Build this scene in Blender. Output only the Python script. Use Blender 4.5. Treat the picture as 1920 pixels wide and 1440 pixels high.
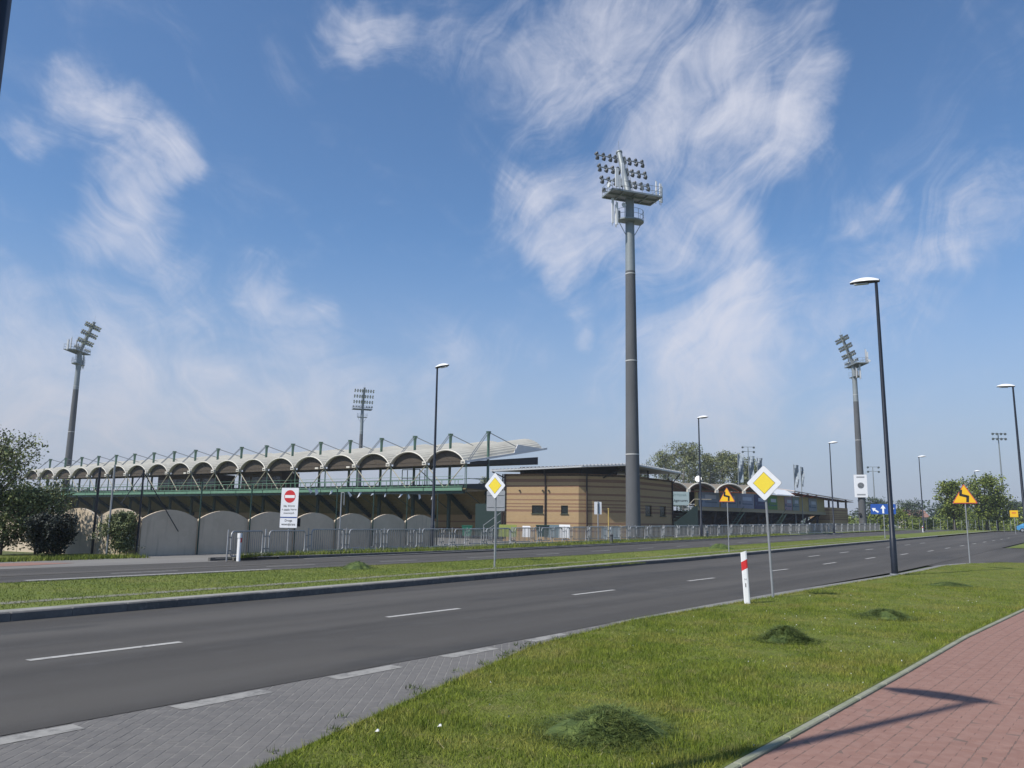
import bpy, bmesh, math, random
import numpy as np
from mathutils import Vector, Matrix
R = math.radians
random.seed(7); rng = np.random.default_rng(7)
scene = bpy.context.scene
for o in list(bpy.data.objects): bpy.data.objects.remove(o)
col = scene.collection

# ------------------------------------------------------------------ camera
CAM_H = 1.75
_p = math.atan((976 - 720) / 1504); _r = R(0.8)
cam_d = bpy.data.cameras.new('camera'); cam = bpy.data.objects.new('camera', cam_d); col.objects.link(cam)
cam_d.sensor_width = 36.0; cam_d.lens = 36.0 * 1504 / 1920; cam_d.clip_start = 0.1; cam_d.clip_end = 6000
_rt = Vector((math.cos(_r), -math.sin(_p) * math.sin(_r), math.cos(_p) * math.sin(_r)))
_up = Vector((-math.sin(_r), -math.sin(_p) * math.cos(_r), math.cos(_p) * math.cos(_r)))
_fw = Vector((0, math.cos(_p), math.sin(_p)))
cam.matrix_world = Matrix(((_rt.x, _up.x, -_fw.x, 0), (_rt.y, _up.y, -_fw.y, 0), (_rt.z, _up.z, -_fw.z, CAM_H), (0, 0, 0, 1)))
scene.camera = cam

# ------------------------------------------------------------------ light and exposure
SUN_EL = 50.6; SUN_HEAD = 34.8          # light travels towards this heading (from +X, counter-clockwise)
sd = bpy.data.lights.new('sun', 'SUN'); sun = bpy.data.objects.new('sun', sd); col.objects.link(sun)
sd.energy = 5.0; sd.angle = R(0.55); sd.color = (1.0, 0.95, 0.87)
_l = Vector((math.cos(R(SUN_HEAD)) * math.cos(R(SUN_EL)), math.sin(R(SUN_HEAD)) * math.cos(R(SUN_EL)), -math.sin(R(SUN_EL))))
sun.rotation_euler = _l.to_track_quat('-Z', 'Y').to_euler(); sun.location = (0, 0, 60)
scene.view_settings.view_transform = 'Standard'; scene.view_settings.look = 'None'
scene.view_settings.exposure = 0.0; scene.view_settings.gamma = 1.0
scene.view_settings.use_curve_mapping = False
scene.render.engine = 'CYCLES'
scene.render.resolution_x = 1024; scene.render.resolution_y = 768

# ------------------------------------------------------------------ sky with cirrus
HAZE_C = (4.1, 4.5, 5.6); SKY_T = (1.06, 1.28, 1.42)
world = bpy.data.worlds.new('World'); scene.world = world; world.use_nodes = True
wt = world.node_tree; wn = wt.nodes; wl = wt.links; wn.clear()
def wnode(t, **kw):
    n = wn.new(t)
    for k, v in kw.items(): setattr(n, k, v)
    return n
def wmath(op, a, b=None, clamp=False):
    n = wnode('ShaderNodeMath', operation=op); n.use_clamp = clamp
    for i, v in enumerate((a, b)):
        if v is None: continue
        if isinstance(v, (int, float)): n.inputs[i].default_value = v
        else: wl.new(v, n.inputs[i])
    return n.outputs[0]
def wsmooth(v, a, b, lo=0.0, hi=1.0):
    n = wnode('ShaderNodeMapRange', interpolation_type='SMOOTHSTEP')
    wl.new(v, n.inputs[0])
    for i, q in zip((1, 2, 3, 4), (a, b, lo, hi)): n.inputs[i].default_value = q
    return n.outputs[0]
def wmix(f, a, b):
    n = wnode('ShaderNodeMix', data_type='RGBA')
    if isinstance(f, (int, float)): n.inputs[0].default_value = f
    else: wl.new(f, n.inputs[0])
    for i, v in ((6, a), (7, b)):
        if isinstance(v, tuple): n.inputs[i].default_value = v
        else: wl.new(v, n.inputs[i])
    return n.outputs[2]
sky = wnode('ShaderNodeTexSky', sky_type='NISHITA'); sky.sun_disc = False
sky.sun_elevation = R(SUN_EL)
sky.sun_rotation = math.atan2(-_l.x, -_l.y) % (2 * math.pi)
sky.altitude = 100; sky.air_density = 1.0; sky.dust_density = 0.6; sky.ozone_density = 4.0
geo = wnode('ShaderNodeTexCoord')
vec = geo.outputs['Generated']
sep = wnode('ShaderNodeSeparateXYZ'); wl.new(vec, sep.inputs[0])
az = wmath('ARCTAN2', sep.outputs[0], sep.outputs[1]); el = wmath('ARCSINE', sep.outputs[2])
comb = wnode('ShaderNodeCombineXYZ'); wl.new(az, comb.inputs[0]); wl.new(el, comb.inputs[1])
wcn = wnode('ShaderNodeTexNoise'); wcn.inputs['Scale'].default_value = 4.2; wcn.inputs['Detail'].default_value = 3.0; wl.new(comb.outputs[0], wcn.inputs['Vector'])
wcs = wnode('ShaderNodeVectorMath', operation='MULTIPLY_ADD'); wl.new(wcn.outputs['Color'], wcs.inputs[0]); wcs.inputs[1].default_value = (.24, .24, 0); wl.new(comb.outputs[0], wcs.inputs[2])
def wrot(deg):
    n = wnode('ShaderNodeVectorRotate', rotation_type='Z_AXIS'); wl.new(wcs.outputs[0], n.inputs['Vector']); n.inputs['Angle'].default_value = R(deg); return n.outputs[0]
rot_e, rot_w = wrot(-44), wrot(28)
def sky_dir(u, v):
    a, b = u - 960, 720 - v
    d = _rt * a + _up * b + _fw * 1504
    return d.normalized()
def wnoise(src, sx, sy, detail, dist, rough=0.6, off=0.0):
    m = wnode('ShaderNodeMapping'); wl.new(src, m.inputs[0])
    m.inputs['Scale'].default_value = (sx, sy, 1); m.inputs['Location'].default_value = (off, off * .7, off * .3)
    n = wnode('ShaderNodeTexNoise'); wl.new(m.outputs[0], n.inputs['Vector'])
    n.inputs['Scale'].default_value = 1.0; n.inputs['Detail'].default_value = detail
    n.inputs['Roughness'].default_value = rough; n.inputs['Distortion'].default_value = dist
    return n.outputs['Fac']
# cloud masses: pixel direction in the photograph, angular radius (px / f), weight
blobs = [(1200, 60, 190, .8), (1310, 130, 140, .75), (1110, 140, 160, .55), (1050, 230, 140, .4), (995, 385, 70, .75),
 (1060, 340, 90, .65), (1180, 285, 120, .55), (1300, 255, 140, .8), (1400, 240, 100, .95), (1455, 215, 70, .8),
 (1535, 90, 55, .75), (1490, 140, 60, .6), (1330, 335, 110, .55), (1380, 430, 90, .8), (1440, 420, 55, .55),
 (1050, 478, 60, .9), (1120, 450, 60, .75), (1250, 480, 110, .65), (1385, 560, 95, 1.0), (1375, 640, 100, .95),
 (1310, 700, 140, .8), (1560, 35, 55, .45), (700, 65, 55, .75), (745, 25, 55, .7), (655, 100, 45, .6), (870, 30, 90, .4),
 (960, 90, 100, .45), (1632, 405, 36, .5), (1600, 450, 30, .35), (1725, 470, 65, .55), (1680, 510, 50, .6), (1655, 550, 40, .5),
 (1800, 400, 80, .4), (1885, 360, 80, .45), (1640, 610, 80, .4), (140, 190, 62, .8), (190, 225, 50, .75), (262, 300, 62, .9),
 (305, 322, 45, .7), (215, 385, 70, .85), (275, 425, 55, .6), (330, 500, 55, .55), (310, 560, 50, .4), (370, 590, 50, .4),
 (450, 620, 60, .4), (560, 640, 60, .35), (530, 535, 70, .85), (600, 570, 50, .6), (20, 260, 40, .5), (1097, 632, 30, .8),
 (1090, 600, 50, .4), (820, 660, 60, .3), (950, 650, 80, .35), (40, 740, 200, .85), (260, 760, 180, .8), (450, 790, 160, .7),
 (640, 800, 150, .6), (1500, 640, 120, .4), (850, 740, 130, .45), (1250, 760, 160, .5), (1560, 740, 100, .4), (1180, 180, 130, .6)]
warp = wnode('ShaderNodeTexNoise'); warp.inputs['Scale'].default_value = 6.0; warp.inputs['Detail'].default_value = 6.0
wl.new(vec, warp.inputs['Vector'])
wsub = wnode('ShaderNodeVectorMath', operation='SUBTRACT'); wl.new(warp.outputs['Color'], wsub.inputs[0]); wsub.inputs[1].default_value = (.5, .5, .5)
wsc = wnode('ShaderNodeVectorMath', operation='SCALE'); wl.new(wsub.outputs[0], wsc.inputs[0]); wsc.inputs['Scale'].default_value = 0.17
wadd = wnode('ShaderNodeVectorMath', operation='ADD'); wl.new(vec, wadd.inputs[0]); wl.new(wsc.outputs[0], wadd.inputs[1])
mask = None
for (u, v, rad, wgt) in blobs:
    d = sky_dir(u, v)
    n = wnode('ShaderNodeVectorMath', operation='DISTANCE'); wl.new(wadd.outputs[0], n.inputs[0]); n.inputs[1].default_value = d
    f = wsmooth(n.outputs['Value'], rad / 1504 * 0.1, rad / 1504 * 1.75, wgt, 0.0)
    mask = f if mask is None else wmath('MAXIMUM', mask, wmath('ADD', f, wmath('MULTIPLY', mask, 0.25)))
fe_ = wnoise(rot_e, 3.4, 13, 10, 0.9, 0.66); fw_ = wnoise(rot_w, 3.4, 12, 10, 0.9, 0.66, 2.2)
side = wsmooth(az, -.22, .02)
fib = wmath('ADD', wmath('MULTIPLY', fe_, side), wmath('MULTIPLY', fw_, wmath('SUBTRACT', 1.0, side)))
bil = wnoise(comb.outputs[0], 7, 8, 11, 1.4, 0.68, 5.7)
tex = wmath('ADD', wmath('MULTIPLY', fib, 0.58), wmath('MULTIPLY', bil, 0.42))
cov = wmath('ADD', wmath('MULTIPLY', mask, 0.92), wmath('MULTIPLY', wmath('SUBTRACT', tex, 0.5), 3.2))
dens = wmath('MULTIPLY', wsmooth(cov, -0.05, 1.40, 0.0, 0.84), wsmooth(mask, 0.0, 0.35, 0.4, 1.0))
hz = wsmooth(sep.outputs[2], -0.02, 0.36, 0.90, 0.0)
tint = wnode('ShaderNodeMix', data_type='RGBA', blend_type='MULTIPLY'); tint.inputs[0].default_value = 1.0
wl.new(sky.outputs[0], tint.inputs[6]); tint.inputs[7].default_value = (SKY_T[0], SKY_T[1], SKY_T[2], 1)
bg_sky = wmix(hz, tint.outputs[2], (HAZE_C[0], HAZE_C[1], HAZE_C[2], 1))
cloud_c = wmix(wsmooth(sep.outputs[2], 0.0, 0.25), (5.4, 5.5, 6.1, 1), (7.2, 7.35, 8.3, 1))
final = wmix(dens, bg_sky, cloud_c)
bgn = wnode('ShaderNodeBackground'); wl.new(final, bgn.inputs[0]); bgn.inputs[1].default_value = 0.1
wo = wnode('ShaderNodeOutputWorld'); wl.new(bgn.outputs[0], wo.inputs[0])
world.cycles.sampling_method = 'MANUAL'; world.cycles.sample_map_resolution = 512

# ------------------------------------------------------------------ materials
MATS = {}
def mat(name, c, rough=0.8, var=0.0, scale=4.0, c2=None, bump=0.0, bscale=60.0, metal=0.0, detail=6, stretch=(1, 1, 1), spec=0.5, sep_scale=None):
    """principled material; c mixed with c2 (or a darker c) by world-space noise, with optional fine bump"""
    if name in MATS: return MATS[name]
    m = bpy.data.materials.new(name); m.use_nodes = True; nt = m.node_tree; b = nt.nodes['Principled BSDF']
    b.inputs['Roughness'].default_value = rough; b.inputs['Metallic'].default_value = metal
    b.inputs['Specular IOR Level'].default_value = spec
    b.inputs['Base Color'].default_value = (*c, 1)
    if var > 0 or bump > 0:
        g = nt.nodes.new('ShaderNodeNewGeometry')
        mp = nt.nodes.new('ShaderNodeMapping'); mp.inputs['Scale'].default_value = stretch
        nt.links.new(g.outputs['Position'], mp.inputs[0])
    if var > 0:
        n = nt.nodes.new('ShaderNodeTexNoise'); n.inputs['Scale'].default_value = scale; n.inputs['Detail'].default_value = detail
        n.inputs['Roughness'].default_value = 0.65
        nt.links.new(mp.outputs[0], n.inputs['Vector'])
        r = nt.nodes.new('ShaderNodeMapRange'); r.inputs[1].default_value = 0.32; r.inputs[2].default_value = 0.68; r.inputs[3].default_value = 0; r.inputs[4].default_value = 1
        nt.links.new(n.outputs['Fac'], r.inputs[0])
        mx = nt.nodes.new('ShaderNodeMix'); mx.data_type = 'RGBA'
        d = c2 if c2 else tuple(x * (1 - var) for x in c)
        mx.inputs[6].default_value = (*c, 1); mx.inputs[7].default_value = (*d, 1)
        ml = nt.nodes.new('ShaderNodeMath'); ml.operation = 'MULTIPLY'; ml.inputs[1].default_value = 1.0 if not c2 else var
        nt.links.new(r.outputs[0], ml.inputs[0]); nt.links.new(ml.outputs[0], mx.inputs[0])
        nt.links.new(mx.outputs[2], b.inputs['Base Color'])
    if bump > 0:
        n2 = nt.nodes.new('ShaderNodeTexNoise'); n2.inputs['Scale'].default_value = bscale; n2.inputs['Detail'].default_value = 4
        nt.links.new(mp.outputs[0], n2.inputs['Vector'])
        bp = nt.nodes.new('ShaderNodeBump'); bp.inputs['Strength'].default_value = bump; bp.inputs['Distance'].default_value = 0.02
        nt.links.new(n2.outputs['Fac'], bp.inputs['Height']); nt.links.new(bp.outputs[0], b.inputs['Normal'])
    MATS[name] = m
    return m
def multinoise(name, cols, scales, rough=0.9, bump=0.3, bscale=80, attr=None, spec=0.3, rotv=0.0, stretch=None):
    """base colour cols[0], then each further colour mixed in by its own noise (scale, lo, hi, amount)"""
    m = bpy.data.materials.new(name); m.use_nodes = True; nt = m.node_tree; b = nt.nodes['Principled BSDF']
    b.inputs['Roughness'].default_value = rough; b.inputs['Specular IOR Level'].default_value = spec
    g = nt.nodes.new('ShaderNodeNewGeometry'); cur = None
    for c, q_ in zip(cols[1:], scales):
        sc, lo, hi, am, st = q_[:5]; det = q_[5] if len(q_) > 5 else 7
        mp = nt.nodes.new('ShaderNodeMapping'); mp.inputs['Scale'].default_value = st; rv_ = nt.nodes.new('ShaderNodeVectorRotate'); rv_.rotation_type = 'Z_AXIS'; rv_.inputs['Angle'].default_value = rotv
        nt.links.new(g.outputs['Position'], rv_.inputs['Vector']); nt.links.new(rv_.outputs[0], mp.inputs[0])
        n = nt.nodes.new('ShaderNodeTexNoise'); n.inputs['Scale'].default_value = sc; n.inputs['Detail'].default_value = det; n.inputs['Roughness'].default_value = .6
        nt.links.new(mp.outputs[0], n.inputs['Vector'])
        r = nt.nodes.new('ShaderNodeMapRange'); r.inputs[1].default_value = lo; r.inputs[2].default_value = hi; r.inputs[3].default_value = 0; r.inputs[4].default_value = am
        nt.links.new(n.outputs['Fac'], r.inputs[0])
        mx = nt.nodes.new('ShaderNodeMix'); mx.data_type = 'RGBA'
        if cur is None: mx.inputs[6].default_value = (*cols[0], 1)
        else: nt.links.new(cur, mx.inputs[6])
        mx.inputs[7].default_value = (*c, 1); nt.links.new(r.outputs[0], mx.inputs[0]); cur = mx.outputs[2]
    if attr:
        a = nt.nodes.new('ShaderNodeAttribute'); a.attribute_name = attr
        h = nt.nodes.new('ShaderNodeHueSaturation')
        r1 = nt.nodes.new('ShaderNodeMapRange'); r1.inputs[3].default_value = .45; r1.inputs[4].default_value = 1.65
        nt.links.new(a.outputs['Fac'], r1.inputs[0]); nt.links.new(r1.outputs[0], h.inputs['Value'])
        r2 = nt.nodes.new('ShaderNodeMapRange'); r2.inputs[3].default_value = .525; r2.inputs[4].default_value = .478
        nt.links.new(a.outputs['Fac'], r2.inputs[0]); nt.links.new(r2.outputs[0], h.inputs['Hue'])
        nt.links.new(cur, h.inputs['Color']); cur = h.outputs[0]
    nt.links.new(cur, b.inputs['Base Color'])
    if bump > 0:
        n2 = nt.nodes.new('ShaderNodeTexNoise'); n2.inputs['Scale'].default_value = bscale; n2.inputs['Detail'].default_value = 5
        nt.links.new(g.outputs['Position'], n2.inputs['Vector'])
        bp = nt.nodes.new('ShaderNodeBump'); bp.inputs['Strength'].default_value = bump; bp.inputs['Distance'].default_value = 0.02
        nt.links.new(n2.outputs['Fac'], bp.inputs['Height']); nt.links.new(bp.outputs[0], b.inputs['Normal'])
    MATS[name] = m
    return m
ROADROT = -math.atan2(.8, .6)
A1 = (1, 1, 1)
m_asphalt = multinoise('asphalt', [(.075, .069, .062), (.056, .052, .047), (.104, .096, .086), (.046, .045, .044), (.088, .084, .08), (.14, .137, .13), (.022, .021, .02)],
    [(.8, .40, .60, .8, (.03, .8, 1), 1), (0.6, .46, .66, .7, (.05, 1.0, 1), 2), (.35, .58, .66, .5, (.5, 1.2, 1), 4), (2.2, .52, .72, .5, (.6, 1.2, 1), 5), (150, .58, .72, .6, A1), (95, .58, .72, .6, A1)], rough=.85, bump=.6, bscale=130, rotv=ROADROT)
m_apron = multinoise('apron_asphalt', [(.20, .19, .175), (.155, .148, .138), (.24, .23, .205), (.30, .29, .27)],
    [(.7, .4, .65, .7, (.3, 1, 1)), (.4, .5, .7, .5, A1), (150, .6, .75, .5, A1)], rough=.9, bump=.4, bscale=120, rotv=ROADROT)
m_ground = multinoise('rough_ground', [(.085, .105, .035), (.06, .08, .03), (.13, .12, .06)], [(.3, .4, .6, .8, A1), (1.7, .5, .7, .6, A1)], bump=.5, bscale=12)
m_lawn = multinoise('lawn_soil', [(.125, .15, .022), (.085, .11, .018), (.165, .155, .045), (.16, .13, .065)],
    [(2.2, .42, .62, .8, A1), (.6, .5, .68, .7, A1), (5, .58, .72, .6, A1)], bump=.9, bscale=45)
m_blade = multinoise('grass_blade', [(.155, .195, .026), (.095, .135, .018), (.225, .215, .05), (.21, .18, .08)],
    [(1.9, .40, .60, .9, A1), (.7, .48, .62, .8, A1), (4, .55, .68, .7, A1)], rough=.7, bump=0, attr='rnd', spec=.15)
m_medgrass = multinoise('median_grass', [(.13, .16, .028), (.095, .125, .02), (.19, .18, .055)], [(1.4, .4, .6, .8, A1), (.35, .5, .7, .6, A1)], bump=.8, bscale=40)
m_medblade = multinoise('median_blade', [(.14, .175, .03), (.10, .135, .022), (.21, .20, .06)], [(1.4, .4, .6, .8, A1), (.35, .5, .7, .6, A1)], rough=.7, bump=0, attr='rnd', spec=.15)
m_hay = multinoise('cut_grass', [(.10, .135, .032), (.065, .095, .024), (.18, .18, .07)], [(9, .4, .6, .8, A1), (14, .6, .72, .7, A1)], rough=.75, bump=.6, bscale=60, attr='rnd')
m_dry = multinoise('worn_strip', [(.20, .19, .15), (.13, .14, .07), (.26, .25, .21)], [(2.5, .45, .62, .8, A1), (6, .5, .7, .6, A1)], bump=.4, bscale=40)
m_kerb = multinoise('kerb_concrete', [(.22, .215, .205), (.15, .147, .14), (.27, .265, .25)], [(1.2, .4, .65, .8, A1), (9, .5, .7, .6, A1)], bump=.35, bscale=90)
m_sand = multinoise('joint_sand', [(.23, .22, .20), (.16, .155, .145)], [(4, .4, .6, .8, A1)], bump=.3)
m_paver = multinoise('grey_paver', [(.140, .133, .126), (.118, .113, .109), (.162, .153, .143), (.10, .096, .093)], [(.8, .4, .62, .8, A1), (7, .46, .64, .8, A1), (2.2, .58, .74, .7, A1)], bump=.3, bscale=110, attr=None)
m_brickp = multinoise('red_paver', [(.25, .142, .112), (.225, .125, .098), (.27, .16, .128), (.24, .148, .122), (.20, .118, .094)], [(.7, .4, .62, .7, A1), (7, .42, .60, .9, A1, 2), (60, .5, .7, .5, A1), (1.4, .6, .75, .6, A1)], bump=.3, bscale=120)
m_soil = mat('joint_soil', (.19, .125, .10), .95, .4, 8)
m_edging = multinoise('edging_concrete', [(.25, .255, .19), (.20, .22, .14), (.30, .295, .25)], [(1.5, .4, .6, .8, A1), (8, .5, .7, .6, A1)], bump=.3)
m_white = multinoise('road_paint', [(.37, .36, .335), (.16, .155, .15), (.5, .49, .46)], [(7, .54, .68, .8, A1), (30, .5, .7, .6, A1)], rough=.8, bump=.2)
m_oldwhite = mat('worn_paint', (.36, .35, .32), .8, .45, 10, detail=8)
m_worn2 = multinoise('scuffed_paint', [(.27, .26, .24), (.145, .14, .133), (.33, .32, .295)], [(5, .46, .64, .9, A1), (22, .5, .7, .7, A1)], rough=.8, bump=.2)
m_galv = mat('galvanised_steel', (.36, .37, .38), .5, .25, 3, metal=.35)
m_barrl = mat('barrier_tube', (.38, .385, .39), .5, .25, 3, metal=.2)
m_barr = mat('barrier_steel', (.21, .21, .21), .5, .25, 3, metal=.2)
m_pole = mat('dark_pole', (.018, .022, .032), .38, .3, 2, metal=.2)
m_head = mat('lamp_shell', (.78, .78, .77), .35, .08, 3)
m_under = mat('lamp_underside', (.05, .05, .055), .4)
m_glass = mat('lamp_glass', (.45, .45, .43), .15)
m_signw = mat('sign_white', (.72, .73, .76), .4, .08, 5)
m_signy = mat('sign_yellow', (.80, .62, .05), .45, .1, 30)
m_amber = mat('sign_amber', (.80, .47, .012), .45, .1, 30)
m_signr = mat('sign_red', (.55, .03, .035), .45, .08, 20)
m_blue = mat('sign_blue', (.014, .075, .33), .4)
m_black = mat('sign_black', (.012, .012, .014), .6)
m_back = mat('sign_back', (.30, .31, .33), .55, .12, 6, metal=.3)
m_redw = mat('delineator_red', (.62, .03, .03), .4)
m_pw = mat('delineator_white', (.80, .80, .80), .45, .06, 8)
m_vault = multinoise('roof_cream', [(.57, .54, .455), (.45, .42, .35), (.62, .59, .51), (.36, .335, .28)], [(.25, .4, .62, .7, A1), (1.1, .5, .7, .6, A1), (.9, .58, .74, .6, (.5, .5, 3))], rough=.5, bump=0)
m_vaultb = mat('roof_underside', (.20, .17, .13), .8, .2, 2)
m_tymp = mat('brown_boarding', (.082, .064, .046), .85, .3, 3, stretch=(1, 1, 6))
m_trim = mat('gutter_white', (.66, .62, .54), .5, .1, 3)
m_green = mat('green_steel', (.075, .145, .105), .45, .2, 2)
m_lgreen = mat('light_green_steel', (.13, .25, .165), .45, .2, 2)
m_dgreen = mat('dark_green_steel', (.022, .055, .042), .5, .2, 2)
m_strut = mat('cream_strut', (.42, .38, .28), .6, .15, 3)
m_rod = mat('steel_rod', (.22, .24, .26), .45, .1, 3, metal=.3)
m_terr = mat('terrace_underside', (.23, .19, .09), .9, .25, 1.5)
m_parapet = mat('grey_green_panel', (.075, .085, .08), .7, .2, 2)
m_wallp = multinoise('cement_panel', [(.57, .475, .36), (.48, .40, .30), (.62, .52, .405), (.39, .325, .25)], [(.9, .4, .62, .7, A1), (3, .5, .7, .5, A1), (1.6, .56, .72, .7, (3, 3, .25))], rough=.9, bump=.25, bscale=20)
m_conc = mat('mast_concrete', (.108, .112, .118), .85, .2, 1.1, bump=.2, bscale=10, stretch=(1, 1, .25))
m_steelL = mat('mast_steel', (.27, .30, .31), .55, .22, 1.2, metal=.2, stretch=(1, 1, .3))
m_band = mat('mast_band', (.45, .45, .44), .7)
m_ant = mat('antenna_white', (.68, .69, .70), .45)
m_flood = mat('flood_housing', (.09, .095, .10), .45, metal=.3)
m_refl = mat('flood_reflector', (.75, .77, .80), .15, metal=.8)
m_roofm = mat('metal_roof', (.58, .58, .58), .4, .1, 2, metal=.2)
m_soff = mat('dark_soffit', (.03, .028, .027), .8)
m_pipe = mat('downpipe', (.035, .022, .018), .5)
m_win = mat('window_glass', (.012, .016, .014), .08)
m_wfr = mat('window_frame', (.03, .05, .035), .5)
m_orange = mat('orange_truss', (.55, .12, .035), .5, .1, 3)
m_bark = mat('bark', (.085, .068, .05), .9, .4, 6)
m_barkp = mat('pale_bark', (.22, .205, .175), .9, .35, 5)

def brickmat():
    """banded brickwork: tan courses with red-brown bands at fixed heights, fine courses as mortar lines"""
    m = bpy.data.materials.new('banded_brick'); m.use_nodes = True; nt = m.node_tree; b = nt.nodes['Principled BSDF']; b.inputs['Roughness'].default_value = .9
    L = nt.links; N = nt.nodes
    g = N.new('ShaderNodeNewGeometry'); sp = N.new('ShaderNodeSeparateXYZ'); L.new(g.outputs['Position'], sp.inputs[0])
    def mth(op, a, c=None):
        n = N.new('ShaderNodeMath'); n.operation = op
        for i, v in enumerate((a, c)):
            if v is None: continue
            if isinstance(v, (int, float)): n.inputs[i].default_value = v
            else: L.new(v, n.inputs[i])
        return n.outputs[0]
    z = sp.outputs[2]; band = None
    for (a, c) in BANDS:
        k = mth('MULTIPLY', mth('GREATER_THAN', z, a), mth('LESS_THAN', z, c))
        band = k if band is None else mth('MAXIMUM', band, k)
    n1 = N.new('ShaderNodeTexNoise'); n1.inputs['Scale'].default_value = 1.1; n1.inputs['Detail'].default_value = 8; L.new(g.outputs['Position'], n1.inputs['Vector'])
    br = N.new('ShaderNodeTexNoise'); br.inputs['Scale'].default_value = 1; br.inputs['Detail'].default_value = 2
    mp = N.new('ShaderNodeMapping'); mp.inputs['Scale'].default_value = (3.5, 3.5, 13); L.new(g.outputs['Position'], mp.inputs[0]); L.new(mp.outputs[0], br.inputs['Vector'])
    def mix(f, a, c):
        x = N.new('ShaderNodeMix'); x.data_type = 'RGBA'
        if isinstance(f, (int, float)): x.inputs[0].default_value = f
        else: L.new(f, x.inputs[0])
        for i, v in ((6, a), (7, c)):
            if isinstance(v, tuple): x.inputs[i].default_value = (*v, 1)
            else: L.new(v, x.inputs[i])
        return x.outputs[2]
    tan = mix(br.outputs['Fac'], (.47, .33, .17), (.33, .21, .10))
    red = mix(br.outputs['Fac'], (.26, .13, .075), (.17, .085, .05))
    c = mix(band, tan, red)
    c = mix(mth('MULTIPLY', n1.outputs['Fac'], .3), c, (.30, .22, .13))
    fr = mth('FRACT', mth('MULTIPLY', z, 1 / .15)); jt = mth('MULTIPLY', mth('LESS_THAN', fr, .16), .35)
    c = mix(jt, c, (.42, .36, .28)); L.new(c, b.inputs['Base Color'])
    return m
BANDS = [(6.85, 7.2), (6.0, 6.35), (5.45, 5.65), (4.55, 4.78), (3.98, 4.12), (3.55, 3.68), (3.22, 3.36), (2.75, 3.0), (1.45, 1.62), (.6, .8)]
m_brick = brickmat()

# ------------------------------------------------------------------ geometry helpers
class MB:
    def __init__(s): s.v = []; s.f = []; s.smooth = False
    def add(s, vs, fs):
        o = len(s.v); s.v += [tuple(v) for v in vs]; s.f += [tuple(i + o for i in f) for f in fs]; return s
    def box(s, c, size, ax=None, bev=0):
        c = Vector(c); hx, hy, hz = [q / 2 for q in size]
        X, Y, Z = ax if ax else (Vector((1, 0, 0)), Vector((0, 1, 0)), Vector((0, 0, 1)))
        vs = [c + X * (a * hx) + Y * (b * hy) + Z * (d * hz) for d in (-1, 1) for a, b in ((-1, -1), (1, -1), (1, 1), (-1, 1))]
        return s.add(vs, [(3, 2, 1, 0), (4, 5, 6, 7), (0, 1, 5, 4), (1, 2, 6, 5), (2, 3, 7, 6), (3, 0, 4, 7)])
    def bar(s, a, b, w, h=None, up=(0, 0, 1)):
        a = Vector(a); b = Vector(b); d = (b - a); l = d.length; d.normalize(); up = Vector(up)
        if abs(d.dot(up)) > .98: up = Vector((1, 0, 0))
        y = up.cross(d).normalized(); z = d.cross(y)
        return s.box((a + b) / 2, (l, w, h or w), (d, y, z))
    def tube(s, pts, r, n=8, closed=False, cap=True):
        pts = [Vector(p) for p in pts]; m = len(pts)
        rs = r if isinstance(r, (list, tuple)) else [r] * m
        rings = []; prev = None
        for i, p in enumerate(pts):
            a = pts[(i - 1) % m] if (closed or i > 0) else p; b = pts[(i + 1) % m] if (closed or i < m - 1) else p
            d = (b - a).normalized()
            if prev is None:
                up = Vector((0, 0, 1)) if abs(d.z) < .95 else Vector((1, 0, 0))
                x = up.cross(d).normalized()
            else:
                x = (prev - d * prev.dot(d)).normalized()
            prev = x; y = d.cross(x)
            rings.append([p + x * (rs[i] * math.cos(2 * math.pi * k / n)) + y * (rs[i] * math.sin(2 * math.pi * k / n)) for k in range(n)])
        vs = [v for rg in rings for v in rg]; fs = []
        for i in range(m if closed else m - 1):
            j = (i + 1) % m
            for k in range(n):
                k2 = (k + 1) % n; fs.append((i * n + k, i * n + k2, j * n + k2, j * n + k))
        if cap and not closed:
            fs.append(tuple(range(n - 1, -1, -1))); fs.append(tuple((m - 1) * n + k for k in range(n)))
        return s.add(vs, fs)
    def plate(s, poly, th):
        """poly: list of 3D points of a flat outline; th: thickness vector"""
        poly = [Vector(p) for p in poly]; th = Vector(th); n = len(poly)
        vs = poly + [p + th for p in poly]
        fs = [tuple(range(n - 1, -1, -1)), tuple(range(n, 2 * n))] + [(i, (i + 1) % n, n + (i + 1) % n, n + i) for i in range(n)]
        return s.add(vs, fs)
    def build(s, name, m, parent=None, smooth=False, loc=None):
        me = bpy.data.meshes.new(name)
        o = Vector((0, 0, 0))
        if parent is not None: o = wloc(parent)
        elif loc is not None: o = Vector(loc)
        me.from_pydata([(v[0] - o.x, v[1] - o.y, v[2] - o.z) for v in s.v], [], s.f)
        bm = bmesh.new(); bm.from_mesh(me); bmesh.ops.recalc_face_normals(bm, faces=bm.faces); bm.to_mesh(me); bm.free()
        me.materials.append(m)
        if smooth:
            me.polygons.foreach_set('use_smooth', [True] * len(me.polygons))
            try: me.set_sharp_from_angle(angle=R(40))
            except Exception: pass
        ob = bpy.data.objects.new(name, me); col.objects.link(ob)
        if parent is not None: ob.parent = parent
        elif loc is not None: ob.location = o
        return ob
def wloc(o):
    v = Vector(o.location)
    if o.parent is not None: v = v + wloc(o.parent)
    return v
def inst(name, me, parent, loc, rz=0.0, rot=None):
    ob = bpy.data.objects.new(name, me); col.objects.link(ob)
    if parent is not None: ob.parent = parent; ob.location = Vector(loc) - wloc(parent)
    else: ob.location = loc
    ob.rotation_euler = rot if rot else (0, 0, rz)
    return ob
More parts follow.
